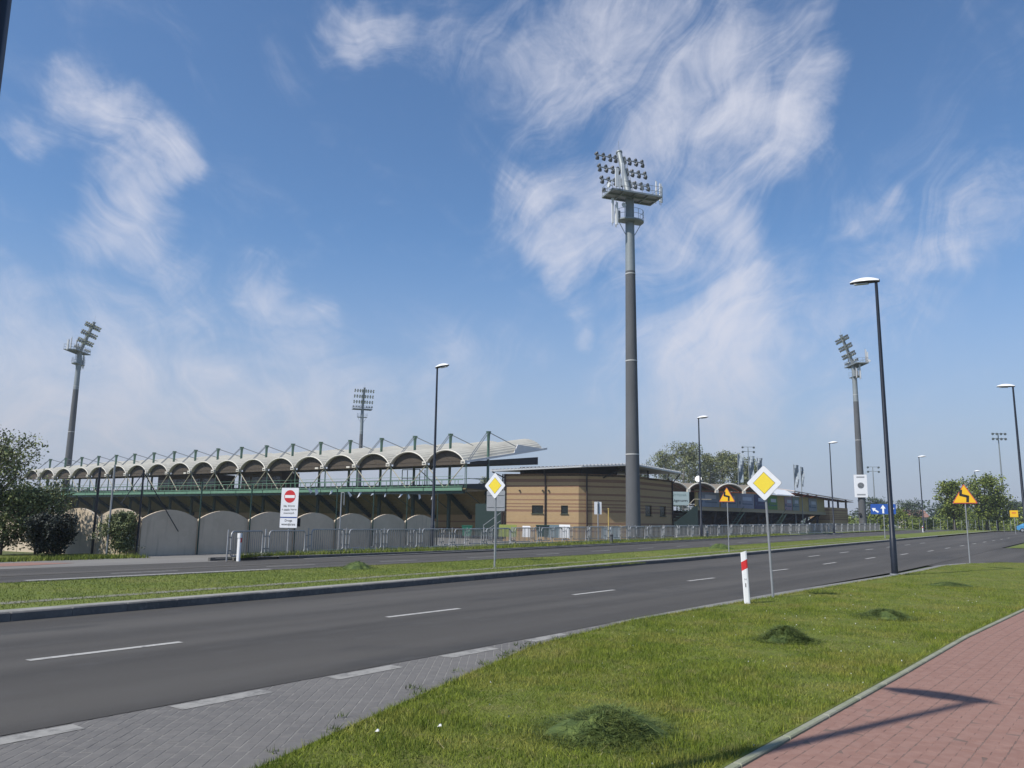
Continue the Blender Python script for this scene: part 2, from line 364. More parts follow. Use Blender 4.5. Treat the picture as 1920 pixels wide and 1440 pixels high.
def tag(o, label, cat, group=None):
    o['label'] = label; o['category'] = cat
    if group: o['group'] = group
    return o
def thing(name, label, cat, loc, group=None, rz=0.0):
    o = bpy.data.objects.new(name, None); col.objects.link(o); o.location = loc; o.rotation_euler = (0, 0, rz); o.empty_display_size = .2
    return tag(o, label, cat, group)
def struct(o, kind='structure'): o['kind'] = kind; return o
def copy_tree(o, parent=None):
    c = o.copy(); col.objects.link(c); c.parent = parent
    for ch in list(o.children): copy_tree(ch, c)
    return c
def text_mesh(txt, width=None, height=None, bold=False):
    cu = bpy.data.curves.new('t', 'FONT'); cu.body = txt; cu.align_x = 'CENTER'; cu.align_y = 'CENTER'; cu.resolution_u = 2
    if bold: cu.offset = 0.018
    ob = bpy.data.objects.new('t', cu); col.objects.link(ob)
    dg = bpy.context.evaluated_depsgraph_get(); me = bpy.data.meshes.new_from_object(ob.evaluated_get(dg))
    bpy.data.objects.remove(ob)
    n = len(me.vertices); a = np.empty(n * 3); me.vertices.foreach_get('co', a); a = a.reshape(-1, 3)
    lo, hi = a.min(0), a.max(0); c = (lo + hi) / 2; sx, sy = (hi - lo)[:2]
    kx = width / sx if width else None; ky = height / sy if height else None
    if kx is None: kx = ky
    if ky is None: ky = kx
    a[:, 0] = (a[:, 0] - c[0]) * kx; a[:, 1] = (a[:, 1] - c[1]) * ky; a[:, 2] = 0
    return a, [tuple(p.vertices) for p in me.polygons]
def text_on(name, txt, c, right, up, m, parent, width=None, height=None, bold=False):
    a, f = text_mesh(txt, width, height, bold); c = Vector(c); right = Vector(right); up = Vector(up)
    return MB().add([c + right * q[0] + up * q[1] for q in a], f).build(name, m, parent)
ORD = ['first', 'second', 'third', 'fourth', 'fifth', 'sixth', 'seventh', 'eighth', 'ninth', 'tenth', 'eleventh', 'twelfth', 'thirteenth', 'fourteenth',
       'fifteenth', 'sixteenth', 'seventeenth', 'eighteenth', 'nineteenth', 'twentieth']
ORD += ['twenty-' + o for o in ORD[:9]] + ['thirtieth'] + ['thirty-' + o for o in ORD[:9]] + ['fortieth'] + ['forty-' + o for o in ORD[:9]] + ['fiftieth'] + ['fifty-' + o for o in ORD[:9]]

# ------------------------------------------------------------------ place: s runs along the road, n across it (towards the camera's side)
VX, VY = .6, .8
def rise(s): return .009 * min(max(s - 35, 0), 115)
def SN(s, n, z=0.0): return Vector((VX * s + VY * n, VY * s - VX * n, z + rise(s)))
def gz(x, y): return rise(VX * x + VY * y)
VD = Vector((VX, VY, 0)); ND = Vector((VY, -VX, 0)); UP = Vector((0, 0, 1))
def lerp(tab, s):
    if s <= tab[0][0]: return tab[0][1]
    for (a, x), (b, y) in zip(tab, tab[1:]):
        if s <= b: return x + (y - x) * (s - a) / (b - a)
    return tab[-1][1]
def srange(a, b, st):
    k = max(1, int(round((b - a) / st))); return [a + (b - a) * i / k for i in range(k + 1)]
def sheet(name, na, nb, s0, s1, z, m, st=3.0, parent=None, cols=1, kind='structure'):
    fa = na if callable(na) else (lambda s: na); fb = nb if callable(nb) else (lambda s: nb)
    ss = sorted(set(srange(s0, s1, st) + [q for q in (35, 150) if s0 < q < s1])); vs = []; fs = []
    for s in ss:
        for k in range(cols + 1):
            t = k / cols; vs.append(SN(s, fa(s) + (fb(s) - fa(s)) * t, z))
    w = cols + 1
    for i in range(len(ss) - 1):
        for k in range(cols): fs.append((i * w + k, i * w + k + 1, (i + 1) * w + k + 1, (i + 1) * w + k))
    o = MB().add(vs, fs).build(name, m, parent)
    if kind and parent is None: o['kind'] = kind
    return o
GRASS_EDGE = [(-30, -3.0), (-1.5, -3.3), (3.8, -5.02), (5.0, -5.4), (7.1, -6.03), (9.6, -6.77), (13.2, -7.15), (16.2, -7.02), (21.8, -6.85), (30.9, -6.45), (40.5, -6.2), (43, -5.7), (45, -4.6), (46.2, -2.5), (46.6, 0)]
def grass_edge(s): return lerp(GRASS_EDGE, s)
ASPH = [(-40, -7.3), (11, -7.3), (15, -7.38), (42, -6.95), (60, -6.95), (400, -6.95)]
def asph(s): return lerp(ASPH, s)
MEDK = [(-30, -14.3), (5.8, -14.7), (12, -14.9), (18.9, -15.3), (30.7, -16.1), (60, -16.3), (140, -16.0), (400, -16)]
def medk(s): return lerp(MEDK, s)
MEDF = -21.3; FARK = -28.7

def pit(s, n):
    a = max(0, min(1, (s - 43) / 4)) * max(0, min(1, (178 - s) / 6)); b = max(0, min(1, (-36.4 - n) / 2.0)) * max(0, min(1, (n + 150) / 8))
    return -.8 * a * b
gs, gn = (-2500, 35, 43, 47, 150, 172, 178, 2500), (-2500, -150, -142, -38.4, -36.4, 2500)
b = MB(); b.add([SN(s, n, -.05 + pit(s, n)) for s in gs for n in gn], [(i * 6 + k, i * 6 + k + 1, (i + 1) * 6 + k + 1, (i + 1) * 6 + k) for i in range(7) for k in range(5)])
struct(b.build('ground', m_ground))
road = sheet('road', lambda s: asph(s) + .02, lambda s: medk(s) - .05, -40, 400, .0075, m_asphalt, 3.0)
far_road = sheet('far_road', MEDF + .05, FARK - .02, -60, 400, .0, m_asphalt, 3.0)
# junction on the right and its lawn beyond
sheet('side_road', lambda s: asph(s) - .0, 70, 40, 68, -.004, m_asphalt, 2.0)
# apron of the internal road on the far left
struct(MB().add([SN(s, n, -.004) for s, n in ((-60, -28.6), (20.2, -28.6), (20.6, -29.5), (31, -33.2), (44, -34.6), (44, -40), (18, -36.3), (-60, -36.5))], [tuple(range(8))]).build('entrance_apron', m_apron))
struct(MB().add([SN(s, n, .004) for s, n in ((-40, -30.6), (12.6, -30.1), (14.5, -30.7), (13.5, -31.9), (-40, -33.5))], [tuple(range(5))]).build('red_footway', m_brickp))
# stadium yard asphalt behind the barriers
sheet('yard', -38.6, -75, 48, 160, -.82, m_apron, 6.0)

# concrete gutter strip along the near edge
sheet('gutter_strip', lambda s: max(asph(s) - .02, grass_edge(s) - .42), lambda s: grass_edge(s) - .0, 12.7, 46.4, .005, m_kerb, 1.0)

# lane dashes
dash_s = [4.6, 10.6, 16.8, 23.3, 30.6, 37.4, 43.9, 50.2, 56.6, 63, 69.5, 76, 82.5, 89, 95.5, 102]
def dash(parent, name, s0, s1, n, w, z, m, sk=0.0):
    fx = [SN(s0, n - w / 2, z), SN(s1, n - w / 2, z), SN(s1 + sk, n + w / 2, z), SN(s0 + sk, n + w / 2, z)]
    return MB().add(fx, [(0, 1, 2, 3)]).build(name, m, parent)
for s in dash_s: dash(road, 'lane_dash', s, s + 2.0, -10.68 + (0.9 * max(0, min(1, (s - 40) / 15))), .13, .0125, m_white)
for s in (43, 49, 55, 61, 67, 73): dash(road, 'lane_dash', s + 1, s + 3, -13.3, .13, .0125, m_white)
for s in [1.5 + 5.6 * k for k in range(18)]: dash(far_road, 'lane_dash', s, s + 2.2, -24.6, .13, .005, m_oldwhite)
dash(far_road, 'edge_line', -10, 9.2, -22.4, .22, .005, m_oldwhite); dash(far_road, 'edge_line', 9.8, 17.6, -23.4, .3, .005, m_oldwhite)
dash(far_road, 'edge_line', 23, 120, FARK + .35, .16, .005, m_oldwhite)

# ---- paved lay-by taper: pavers on a sand bed
bed = sheet('layby', lambda s: asph(s) + .0, lambda s: grass_edge(s), -12, 13.2, .0005, m_sand, 1.0)
def rough_box(sx, sy, sz, b=.006):
    x, y = sx / 2, sy / 2
    vs = [(-x, -y, -sz), (x, -y, -sz), (x, y, -sz), (-x, y, -sz), (-x, -y, -b), (x, -y, -b), (x, y, -b), (-x, y, -b),
          (-x + b, -y + b, 0), (x - b, -y + b, 0), (x - b, y - b, 0), (-x + b, y - b, 0)]
    fs = [(8, 9, 10, 11)]
    for i in range(4):
        j = (i + 1) % 4; fs += [(i, j, j + 4, i + 4), (i + 4, j + 4, j + 8, i + 8)]
    return vs, fs
def basemesh(name, vs, fs, m):
    me = bpy.data.meshes.new(name); me.from_pydata(vs, [], fs); me.materials.append(m); return me
RZ = math.atan2(VY, VX)            # local x along V
PL, PW = .205, .103
cells = []
for i in range(-75, 75):
    for k in range(-10, 95):
        x = -2 + i * PW; y = k * PL + (i % 2) * PL / 2; s_ = VX * x + VY * y; n_ = VY * x - VX * y
        if -1.2 < s_ < 13.2 and n_ > asph(s_) - .06 and n_ < grass_edge(s_) - .1: cells.append((s_, n_))
def inframe(s, n):
    p = SN(s, n) - Vector((0, 0, CAM_H)); d = p.dot(_fw)
    if d < .3: return False
    return abs(p.dot(_rt) / d) < .66 and abs(p.dot(_up) / d) < .49
def lay(cells, parent, name, me_vs, me_fs, m, z, rz, jit, keep=300):
    vis = sorted([c for c in cells if inframe(*c)], key=lambda c: c[0] ** 2 + c[1] ** 2)
    first = vis[:keep]; rest = vis[keep:] + [c for c in cells if not inframe(*c)]
    me = basemesh(name, me_vs, me_fs, m)
    for (s, n) in first:
        o = inst(name, me, parent, SN(s + random.uniform(-.0025, .0025), n + random.uniform(-.002, .002), z + random.uniform(-jit, jit)), rot=(random.uniform(-.006, .006), random.uniform(-.006, .006), rz + random.uniform(-.008, .008)))
    b = MB()
    for (s, n) in rest:
        p = SN(s, n, z + random.uniform(-jit, jit)); a = rz + random.uniform(-.008, .008); c, q = math.cos(a), math.sin(a)
        b.add([(p.x + x * c - y * q, p.y + x * q + y * c, p.z + w) for x, y, w in me_vs], me_fs)
    if b.v:
        o = b.build(name + '_field', m, parent); o['kind'] = 'stuff'
pv, pf = rough_box(PL - .005, PW - .009, .03, .003)
lay(cells, bed, 'paver', pv, pf, m_paver, .003, R(91), .0008)
# wide dashes painted along the taper, and pale edge course by the lawn
for k in range(-1, 5):
    s = 4.4 + 1.87 * k; dash(bed, 'wide_dash', s, s + 1.0, -7.12, .22, .0062, m_worn2, .0)
ec = []
s = -1.2
ev, ef = rough_box(.292, .165, .04, .006)
me_edge = basemesh('edge_slab', ev, ef, m_paver)
edge_course = struct(MB().add([SN(-12, -3.3, -.03), SN(-11.9, -3.3, -.03), SN(-11.9, -3.2, -.03)], [(0, 1, 2)]).build('edge_course', m_kerb))
while s < 12.6:
    g = grass_edge(s); g2 = grass_edge(s + .3); a = math.atan2(g2 - g, .3)
    inst('edge_slab', me_edge, edge_course, SN(s + .15, (g + g2) / 2 - .09, .010), rz=RZ - a); s += .297 * math.cos(a)

# ---- near lawn, path edging, brick footpath
PATH_E = [(-30, -2.5), (6, -2.36), (11, -2.2), (15, -2.1), (20.5, -1.8), (30, -1.2), (46, -.2), (60, .5)]
def path_e(s): return lerp(PATH_E, s)
lawn = sheet('lawn', lambda s: grass_edge(s) + .015, lambda s: path_e(s) - .08, -14, 45.6, .022, m_lawn, .8, cols=6)
b = MB()
for s0, s1 in zip(srange(-14, 45.6, .8), srange(-14, 45.6, .8)[1:]):
    b.add([SN(s0, grass_edge(s0) + .014, .022), SN(s1, grass_edge(s1) + .014, .022), SN(s1, grass_edge(s1) + .012, -.05), SN(s0, grass_edge(s0) + .012, -.05)], [(0, 1, 2, 3)])
struct(b.build('lawn_edge', m_soil))
sheet('lawn_beyond_junction', lambda s: asph(s) + .4, 60, 68, 110, .02, m_medgrass, 4.0)
path = sheet('footpath', lambda s: path_e(s), 3.2, -8, 46, .0025, m_soil, 1.0)
sheet('lawn_behind', 3.25, 12, -14, 46, .01, m_lawn, 4.0)
ev2, ef2 = rough_box(.985, .075, .12, .01); me_kb = basemesh('edging_stone', ev2, ef2, m_edging)
path_edging = struct(MB().add([SN(-8, -2.5, -.05), SN(-7.9, -2.5, -.05), SN(-7.9, -2.45, -.05)], [(0, 1, 2)]).build('path_edging', m_edging))
s = -8
while s < 45:
    a = math.atan2(path_e(s + 1) - path_e(s), 1)
    inst('edging_stone', me_kb, path_edging, SN(s + .5, (path_e(s) + path_e(s + 1)) / 2 - .04, .026), rz=RZ - a); s += 1.0
cells = []
for i in range(0, int(24 / .203)):
    s = 3.5 + i * .203
    for k in range(55):
        n = path_e(s) + .055 + k * .103
        if n < 3.1: cells.append((s + (k % 2) * .1015, n))
bv, bf = rough_box(.2, .1, .04, .002)
lay(cells, path, 'paving_brick', bv, bf, m_brickp, .004, RZ, .0014)

# ---- median with kerb stones
med = sheet('median', lambda s: medk(s) - .02, MEDF, -40, 300, .13, m_medgrass, 2.0, cols=3)
m_strip = multinoise('strip_concrete', [(.28, .27, .245), (.20, .195, .17), (.34, .33, .30)], [(1.6, .4, .62, .8, A1), (9, .5, .7, .6, A1)], bump=.3)
sheet('median_strip', lambda s: medk(s) - .15, lambda s: medk(s) - .50, -40, 200, .150, m_strip, 2.0)
sheet('worn_strip', lambda s: medk(s) - 1.55, lambda s: medk(s) - 1.95, -40, 90, .136, m_dry, 2.0)
m_kerbd = multinoise('shade_dark_kerb', [(.13, .127, .122), (.085, .083, .08), (.19, .185, .175)], [(1.3, .4, .62, .8, A1), (9, .5, .7, .6, A1)], bump=.35, bscale=90)  # kerb concrete darkened all over, putting the face's shade into the colour
kv, kf = rough_box(.994, .15, .30, .018); me_kerb = basemesh('kerb_stone', kv, kf, m_kerbd)
kerb = sheet('median_kerb', lambda s: medk(s) - .015, lambda s: medk(s) - .13, -40, 300, .125, m_kerb, 2.0)
for i in range(-2, 100):
    s = i * 1.0; a = math.atan2(medk(s + 1) - medk(s), 1)
    inst('kerb_stone', me_kerb, kerb, SN(s + .5, (medk(s) + medk(s + 1)) / 2 - .075, .155 + random.uniform(-.004, .004)), rz=RZ - a)
fk = sheet('far_kerb', FARK - .02, FARK - .14, 19, 300, .11, m_kerb, 2.0)
for i in range(19, 110):
    inst('kerb_stone', me_kerb, fk, SN(i + .5, FARK - .075 - .5 * max(0, (22.5 - i)) ** 1.2 / 5, .135), rz=RZ)
struct(MB().add([SN(-40, MEDF - .0, .125), SN(300, MEDF, .125), SN(300, MEDF + .12, .14), SN(-40, MEDF + .12, .14)], [(0, 1, 2, 3)]).build('median_far_kerb', m_kerb))
# verge between far kerb and barriers
VERGE_B = [(19.6, -28.9), (22.6, -30.0), (25.4, -30.4), (28.4, -31.0), (40, -31.6), (60, -31.4), (140, -31)]
sheet('verge', FARK - .13, lambda s: lerp(VERGE_B, s), 19.6, 200, .10, m_medgrass, 1.5)
sheet('verge_paving', lambda s: lerp(VERGE_B, s) + .5, lambda s: lerp(VERGE_B, s) - .9, 22, 140, .102, m_apron, 3)

# ---- grass blades
def blades(name, pts, hmin, hmax, w, m, parent=None, lean=.6, flat=False, patch=False):
    k = len(pts); pts = np.asarray(pts); a = rng.uniform(0, 2 * np.pi, k); h = rng.uniform(hmin, hmax, k); ww = w * rng.uniform(.6, 1.3, k)
    le = rng.normal(0, lean, k) * h; b = rng.uniform(0, 2 * np.pi, k); lx, ly = le * np.cos(b), le * np.sin(b)
    if flat: h = h * .25; 
    dx, dy = np.cos(a) * ww / 2, np.sin(a) * ww / 2
    if patch:
        fx, fy = pts[:, 0], pts[:, 1]
        f = np.sin(fx * 1.7 + 1.3 * np.sin(fy * .9)) * np.sin(fy * 1.3 + 1.1 * np.sin(fx * 1.1 + 2)) + .6 * np.sin(fx * 4.1 + fy * 2.7) * np.sin(fy * 3.7 - fx * 1.9 + 1)
        h = h * np.clip(.95 + .45 * f, .35, 1.8)
        tall = rng.uniform(0, 1, k) < .012; h = np.where(tall, h * 2.0, h)
    P = np.zeros((k, 3, 3)); P[:, 0] = pts; P[:, 1] = pts; P[:, 2] = pts
    P[:, 0, 0] -= dx; P[:, 0, 1] -= dy; P[:, 1, 0] += dx; P[:, 1, 1] += dy
    P[:, 2, 0] += lx; P[:, 2, 1] += ly; P[:, 2, 2] += h
    me = bpy.data.meshes.new(name); me.vertices.add(k * 3); me.vertices.foreach_set('co', P.reshape(-1))
    me.loops.add(k * 3); me.loops.foreach_set('vertex_index', np.arange(k * 3, dtype=np.int32))
    me.polygons.add(k); me.polygons.foreach_set('loop_start', np.arange(0, k * 3, 3, dtype=np.int32))
    me.update(calc_edges=True)
    at = me.attributes.new('rnd', 'FLOAT', 'FACE'); at.data.foreach_set('value', rng.uniform(0, 1, k).astype(np.float32))
    me.materials.append(m); o = bpy.data.objects.new(name, me); col.objects.link(o)
    if parent is not None: o.parent = parent; o.location = -wloc(parent)
    return o
def scatter(s0, s1, fa, fb, count, z, clump=0):
    out = np.zeros((count, 3)); s = rng.uniform(s0, s1, count); t = rng.uniform(0, 1, count)
    na = np.interp(s, *fa) if isinstance(fa, tuple) else np.full(count, fa); nb = np.interp(s, *fb) if isinstance(fb, tuple) else np.full(count, fb)
    n = na + (nb - na) * t
    out[:, 0] = VX * s + VY * n; out[:, 1] = VY * s - VX * n
    out[:, 2] = z + .009 * np.clip(s - 35, 0, 115)
    return out
GE = (np.array([q[0] for q in GRASS_EDGE]), np.array([q[1] for q in GRASS_EDGE]) + .03); PE = (np.array([q[0] for q in PATH_E]), np.array([q[1] for q in PATH_E]) - .10)
parts_ = [(3.0, 7.5, 70000), (7.5, 12, 75000), (12, 18, 70000), (18, 27, 60000), (27, 45.5, 50000)]
pts = np.concatenate([scatter(a, b, GE, PE, c, .018) for a, b, c in parts_])
grass = struct(blades('grass', pts, .018, .055, .006, m_blade, lean=.8, patch=True), 'stuff')
# a longer fringe along the edges
pe = np.concatenate([scatter(2, 40, GE, (GE[0], GE[1] + .08), 9000, .015), scatter(3, 40, (PE[0], PE[1] - .10), PE, 7000, .015)])
struct(blades('edge_grass', pe, .03, .085, .007, m_blade, lean=.8), 'stuff')
pm = np.concatenate([scatter(4, 30, (np.array([-40., 300]), np.array([-15.4, -15.8])), MEDF - 0, 60000, .128), scatter(30, 90, (np.array([-40., 300]), np.array([-16.4, -16.8])), MEDF, 45000, .128)])
sn_ = pm[:, 0] * .8 - pm[:, 1] * .6
struct(blades('median_grass_blades', pm, .02, .045, .013, m_medblade, lean=.7), 'stuff')
pvg = scatter(20, 90, -28.9, (np.array([q[0] for q in VERGE_B]), np.array([q[1] for q in VERGE_B]) + .5), 26000, .10)
struct(blades('verge_grass', pvg, .06, .28, .022, m_medblade, lean=.5), 'stuff')
q = scatter(3.5, 24, GE, PE, 120, .04)
struct(blades('daisies', q, .012, .02, .016, m_pw, lean=.3), 'stuff')
q = scatter(3.5, 30, GE, PE, 2600, .035)
struct(blades('dry_straw', q, .05, .12, .006, mat('straw', (.30, .27, .12), .8), lean=1.2, flat=True), 'stuff')
def weeds():
    b = []
    for k in range(26):
        s = random.uniform(4, 11); n = grass_edge(s) - random.uniform(.0, .16) * (1 if k % 3 else 1.6)
        p = SN(s, n, .01)
        for j in range(14): b.append((p.x + random.gauss(0, .03), p.y + random.gauss(0, .03), p.z))
    struct(blades('kerb_weeds', np.array(b), .02, .07, .012, m_hay, lean=1.0), 'stuff')
weeds()

# ---- heaps of cut grass
def heap(s, n, rad, h, label, cnt, z=.022):
    p = SN(s, n, z); root = thing('grass_heap', label, 'grass heap', p, 'heaps of cut grass')
    vs = []; fs = []; nr, na = 9, 26
    ph = [random.uniform(0, 6.28) for _ in range(5)]
    for i in range(nr + 1):
        t = i / nr
        for k in range(na):
            a = 2 * math.pi * k / na; rr = rad * t * (1 + .16 * math.sin(2 * a + ph[0]) + .1 * math.sin(5 * a + ph[1]) + .05 * math.sin(9 * a + ph[2]))
            z_ = h * (1 - t * t) ** 1.25 * (1 + .25 * t * math.sin(3 * a + ph[3] + 2 * t) + .15 * t * math.sin(7 * a + ph[4])) + random.uniform(-.025, .025) * (1 - t) * (t > 0)
            vs.append((p.x + rr * math.cos(a), p.y + rr * math.sin(a), p.z + z_ - .01))
    for i in range(nr):
        for k in range(na):
            k2 = (k + 1) % na; fs.append((i * na + k, (i + 1) * na + k, (i + 1) * na + k2, i * na + k2))
    mo_ = MB().add(vs, fs).build('mound', m_hay, root); at_ = mo_.data.attributes.new('rnd', 'FLOAT', 'FACE'); at_.data.foreach_set('value', rng.uniform(.1, .6, len(mo_.data.polygons)).astype(np.float32))
    q = []
    while len(q) < cnt:
        a = random.uniform(0, 6.28); t = random.random() ** .6 * 1.25; rr = rad * t
        z_ = h * (1 - t * t) ** 1.25 if t < 1 else 0
        q.append((p.x + rr * math.cos(a), p.y + rr * math.sin(a), p.z + z_ * random.uniform(.75, 1.05)))
    o = blades('clippings', np.array(q), .05, .16, .009, m_hay, root, lean=1.3, flat=True); o['kind'] = 'stuff'
heap(6.15, -3.55, .48, .19, 'largest dark heap of cut grass, nearest the camera on the lawn', 9000)
heap(12.6, -4.2, .38, .20, 'tall rounded heap of cut grass in the middle of the lawn', 7000)
heap(17.0, -3.75, .5, .15, 'low spread heap of cut grass beyond the rounded heap', 5000)
heap(27.4, -4.2, .6, .10, 'small far heap of cut grass near the street lamp on the lawn', 2500)
heap(18.6, -20.2, .55, .22, 'heap of cut grass on the median left of the diamond sign', 1500, .13)
heap(47.5, -19.6, .7, .3, 'heap of cut grass on the median by the far triangular sign', 1300, .13)
for k, (s, n, lab) in enumerate([(4.9, -5.0, 'white scrap of paper on the lawn near the paved kerb'), (5.35, -4.72, 'crumpled white scrap of paper lying deeper in the lawn')]):
    p = SN(s, n, .05); b = MB()
    b.add([p + Vector((-.02, -.012, -.01)), p + Vector((.018, -.01, -.005)), p + Vector((.014, .018, .005)), p + Vector((-.012, .014, -.01)), p + Vector((.002, .003, .012))], [(0, 1, 4), (1, 2, 4), (2, 3, 4), (3, 0, 4)])
    tag(b.build('paper_scrap', m_pw, None, loc=p), lab, 'litter', 'paper litter on the lawn')

# ------------------------------------------------------------------ street lamps
def lamp_meshes():
    H = 10.85
    p = MB().tube([(0, 0, 0), (0, 0, .06)], .17, 10)                 # base plate
    q = MB().tube([(0, 0, 0), (0, 0, 1.3), (0, 0, 1.32), (0, 0, H)], [.115, .11, .095, .055], 12)
    vs = []; fs = []; L, W = 1.05, .19; n, m = 14, 12
    sh = MB(); un = MB()
    for i in range(n + 1):
        t = i / n; x = -.12 + L * t; w = W * (max(0.0, math.sin(math.pi * min(1, (t * .92 + .06)))) ** .55); hh = .17 * (max(0.0, math.sin(math.pi * (t * .9 + .07))) ** .7); zt = H - .01 + .07 * t
        for k in range(m + 1):
            a = math.pi * k / m; vs.append((x, w * math.cos(a), zt + hh * math.sin(a)))
    for i in range(n):
        for k in range(m): fs.append((i * (m + 1) + k, i * (m + 1) + k + 1, (i + 1) * (m + 1) + k + 1, (i + 1) * (m + 1) + k))
    sh.add(vs, fs)
    uv = []; uf = []
    for i in range(n + 1):
        for k in (0, m): uv.append(vs[i * (m + 1) + k])
        x, y, z = vs[i * (m + 1)]; uv.append((x, y * .55, z - .05)); uv.append((x, -y * .55, z - .05))
    for i in range(n):
        a, c = i * 4, (i + 1) * 4
        uf += [(a, a + 2, c + 2, c), (a + 2, a + 3, c + 3, c + 2), (a + 3, a + 1, c + 1, c + 3)]
    un.add(uv, uf)
    gl = MB(); gl.plate([(.28, -.085, H - .045), (.78, -.085, H - .012), (.78, .085, H - .012), (.28, .085, H - .045)], (0, 0, -.03))
    hatch = MB().box((.105, 0, .8), (.012, .09, .35))
    def me(b, nm, m_, sm=True):
        o = b.build(nm, m_, None, sm); me_ = o.data; bpy.data.objects.remove(o); return me_
    return [('base_plate', me(p, 'base_plate', m_galv)), ('pole', me(q, 'pole', m_pole)), ('lamp_housing', me(sh, 'lamp_housing', m_head)), ('lamp_underside', me(un, 'lamp_underside', m_under)), ('lamp_glass', me(gl, 'lamp_glass', m_glass, False)), ('service_hatch', me(hatch, 'service_hatch', m_pole, False))]
LM = lamp_meshes()
def lamp(x, y, toward, label, z=0.0):
    root = thing('street_lamp', label, 'street lamp', (x, y, gz(x, y) + z), 'street lamps along the dual carriageway', rz=math.atan2(toward[1], toward[0]))
    for nm, me in LM:
        o = bpy.data.objects.new(nm, me); col.objects.link(o); o.parent = root
NEAR_T = (-VY, VX); FAR_T = (VY, -VX)
lamp(-2.53, 3.50, NEAR_T, 'nearest street lamp, only a dark strip of pole at the upper left corner', .02)
lamp(13.7, 29.2, NEAR_T, 'tall dark street lamp on the near lawn edge, largest in view', .02)
lamp(33.6, 53.0, NEAR_T, 'street lamp cut by the right edge of the picture', 0)
lamp(-4.6, 48.4, FAR_T, 'dark street lamp in front of the vaulted stand', .1)
lamp(17.15, 73, FAR_T, 'street lamp beside the thick floodlight mast, in front of the bare trees', .1)
lamp(38.6, 97, FAR_T, 'street lamp by the far end of the banner stand', .1)
lamp(60.0, 118, FAR_T, 'street lamp between the mast with the poster and the green trees', .1)
lamp(86.5, 150, FAR_T, 'farthest street lamp, its white head just above the green trees', .1)

# ------------------------------------------------------------------ road signs
FACE_N = -VD                      # faces traffic coming from the left
SR = ND                           # reader's right when looking along +V
def post(root, base, h, r=.03, m=m_galv, tilt=(0, 0)):
    top = base + Vector((tilt[0] * h, tilt[1] * h, h))
    MB().tube([base - Vector((0, 0, .1)), top], r, 8).build('post', m, root, True); return top
def poly_plate(root, name, c, pts2, right, normal, m, off, th):
    right = Vector(right); normal = Vector(normal).normalized()
    b = MB().plate([c + right * x + UP * y + normal * off for x, y in pts2], normal * th); return b.build(name, m, root)
def rpoly(pts, r, n=3):
    out = []
    k = len(pts)
    for i in range(k):
        a, b, c = Vector(pts[i - 1]), Vector(pts[i]), Vector(pts[(i + 1) % k]); d1 = (a - b).normalized(); d2 = (c - b).normalized()
        p1 = b + d1 * r; p2 = b + d2 * r
        for j in range(n + 1):
            t = j / n; q = (p1 * (1 - t) + b * t) * (1 - t) + (b * (1 - t) + p2 * t) * t; out.append((q.x, q.y))
    return out
def diamond_sign(base, ch, half, label, normal, right, tilt=(0, 0), r=.03):
    root = thing('priority_road_sign', label, 'road sign', base, 'priority road signs')
    top = post(root, base, ch - half * .3, r, tilt=tilt); c = base + Vector((tilt[0] * ch, tilt[1] * ch, ch)) + normal * (r + .012)
    d = [(0, half), (half, 0), (0, -half), (-half, 0)]
    poly_plate(root, 'back_plate', c, rpoly(d, .05), right, normal, m_back, 0, .012)
    poly_plate(root, 'white_face', c, rpoly([(x * .985, y * .985) for x, y in d], .05), right, normal, m_signw, .012, .003)
    poly_plate(root, 'dark_line', c, [(x * .62, y * .62) for x, y in d], right, normal, m_black, .015, .002)
    poly_plate(root, 'yellow_face', c, [(x * .595, y * .595) for x, y in d], right, normal, m_signy, .017, .003)
    for dz in (.12, -.12): MB().box(c + UP * dz - normal * .015, (.09, .03, .03), (right, normal, UP)).build('clamp', m_galv, root)
rdir = Vector((.82, -.57, 0)).normalized(); rn = Vector((-.57, -.82, 0)).normalized()
diamond_sign(SN(19.6, -6.8, .02), 2.72, .44, 'large priority road diamond sign on the near lawn edge beside the white marker post', rn, rdir, tilt=(-.032, .01))
diamond_sign(SN(22.6, -17.6, .13), 2.83, .47, 'priority road diamond sign on the median in front of the brick building', FACE_N, ND)
def triangle_sign(base, ch, w, label, normal, right):
    root = thing('bend_warning_sign', label, 'road sign', base, 'double bend warning signs')
    post(root, base, ch + .1, .03); c = base + UP * ch + normal * .045; hh = w * .866
    def tri(k): return [(-w / 2 * k, -hh / 3 * k), (w / 2 * k, -hh / 3 * k), (0, 2 * hh / 3 * k)]
    poly_plate(root, 'back_plate', c, rpoly(tri(1.02), .06), right, normal, m_back, 0, .01)
    poly_plate(root, 'red_border', c, rpoly(tri(1.0), .06), right, normal, m_signr, .01, .003)
    poly_plate(root, 'amber_face', c, rpoly(tri(.91), .05), right, normal, m_amber, .013, .003)
    b = MB(); z = w * .1
    zig = [(-.13, .30), (-.15, .10), (.13, .02), (.11, -.20)]; P = [c + right * (x * w) + UP * (y * w - .01) + normal * .019 for x, y in zig]
    for a, q in zip(P, P[1:]):
        d = (q - a).normalized(); b.bar(a - d * .03 * w, q + d * .03 * w, .004, .11 * w, up=normal.cross(d).cross(d) if False else d.cross(normal))
    b.build('bend_arrow', m_black, root)
triangle_sign(SN(43.4, -5.75, .02), 3.05, 1.05, 'amber triangular bend warning sign on the near lawn at the right', FACE_N, ND)
triangle_sign(SN(43.1, -17.3, .13), 3.0, .92, 'amber triangular bend warning sign on the median, left of the big diamond sign', FACE_N, ND)
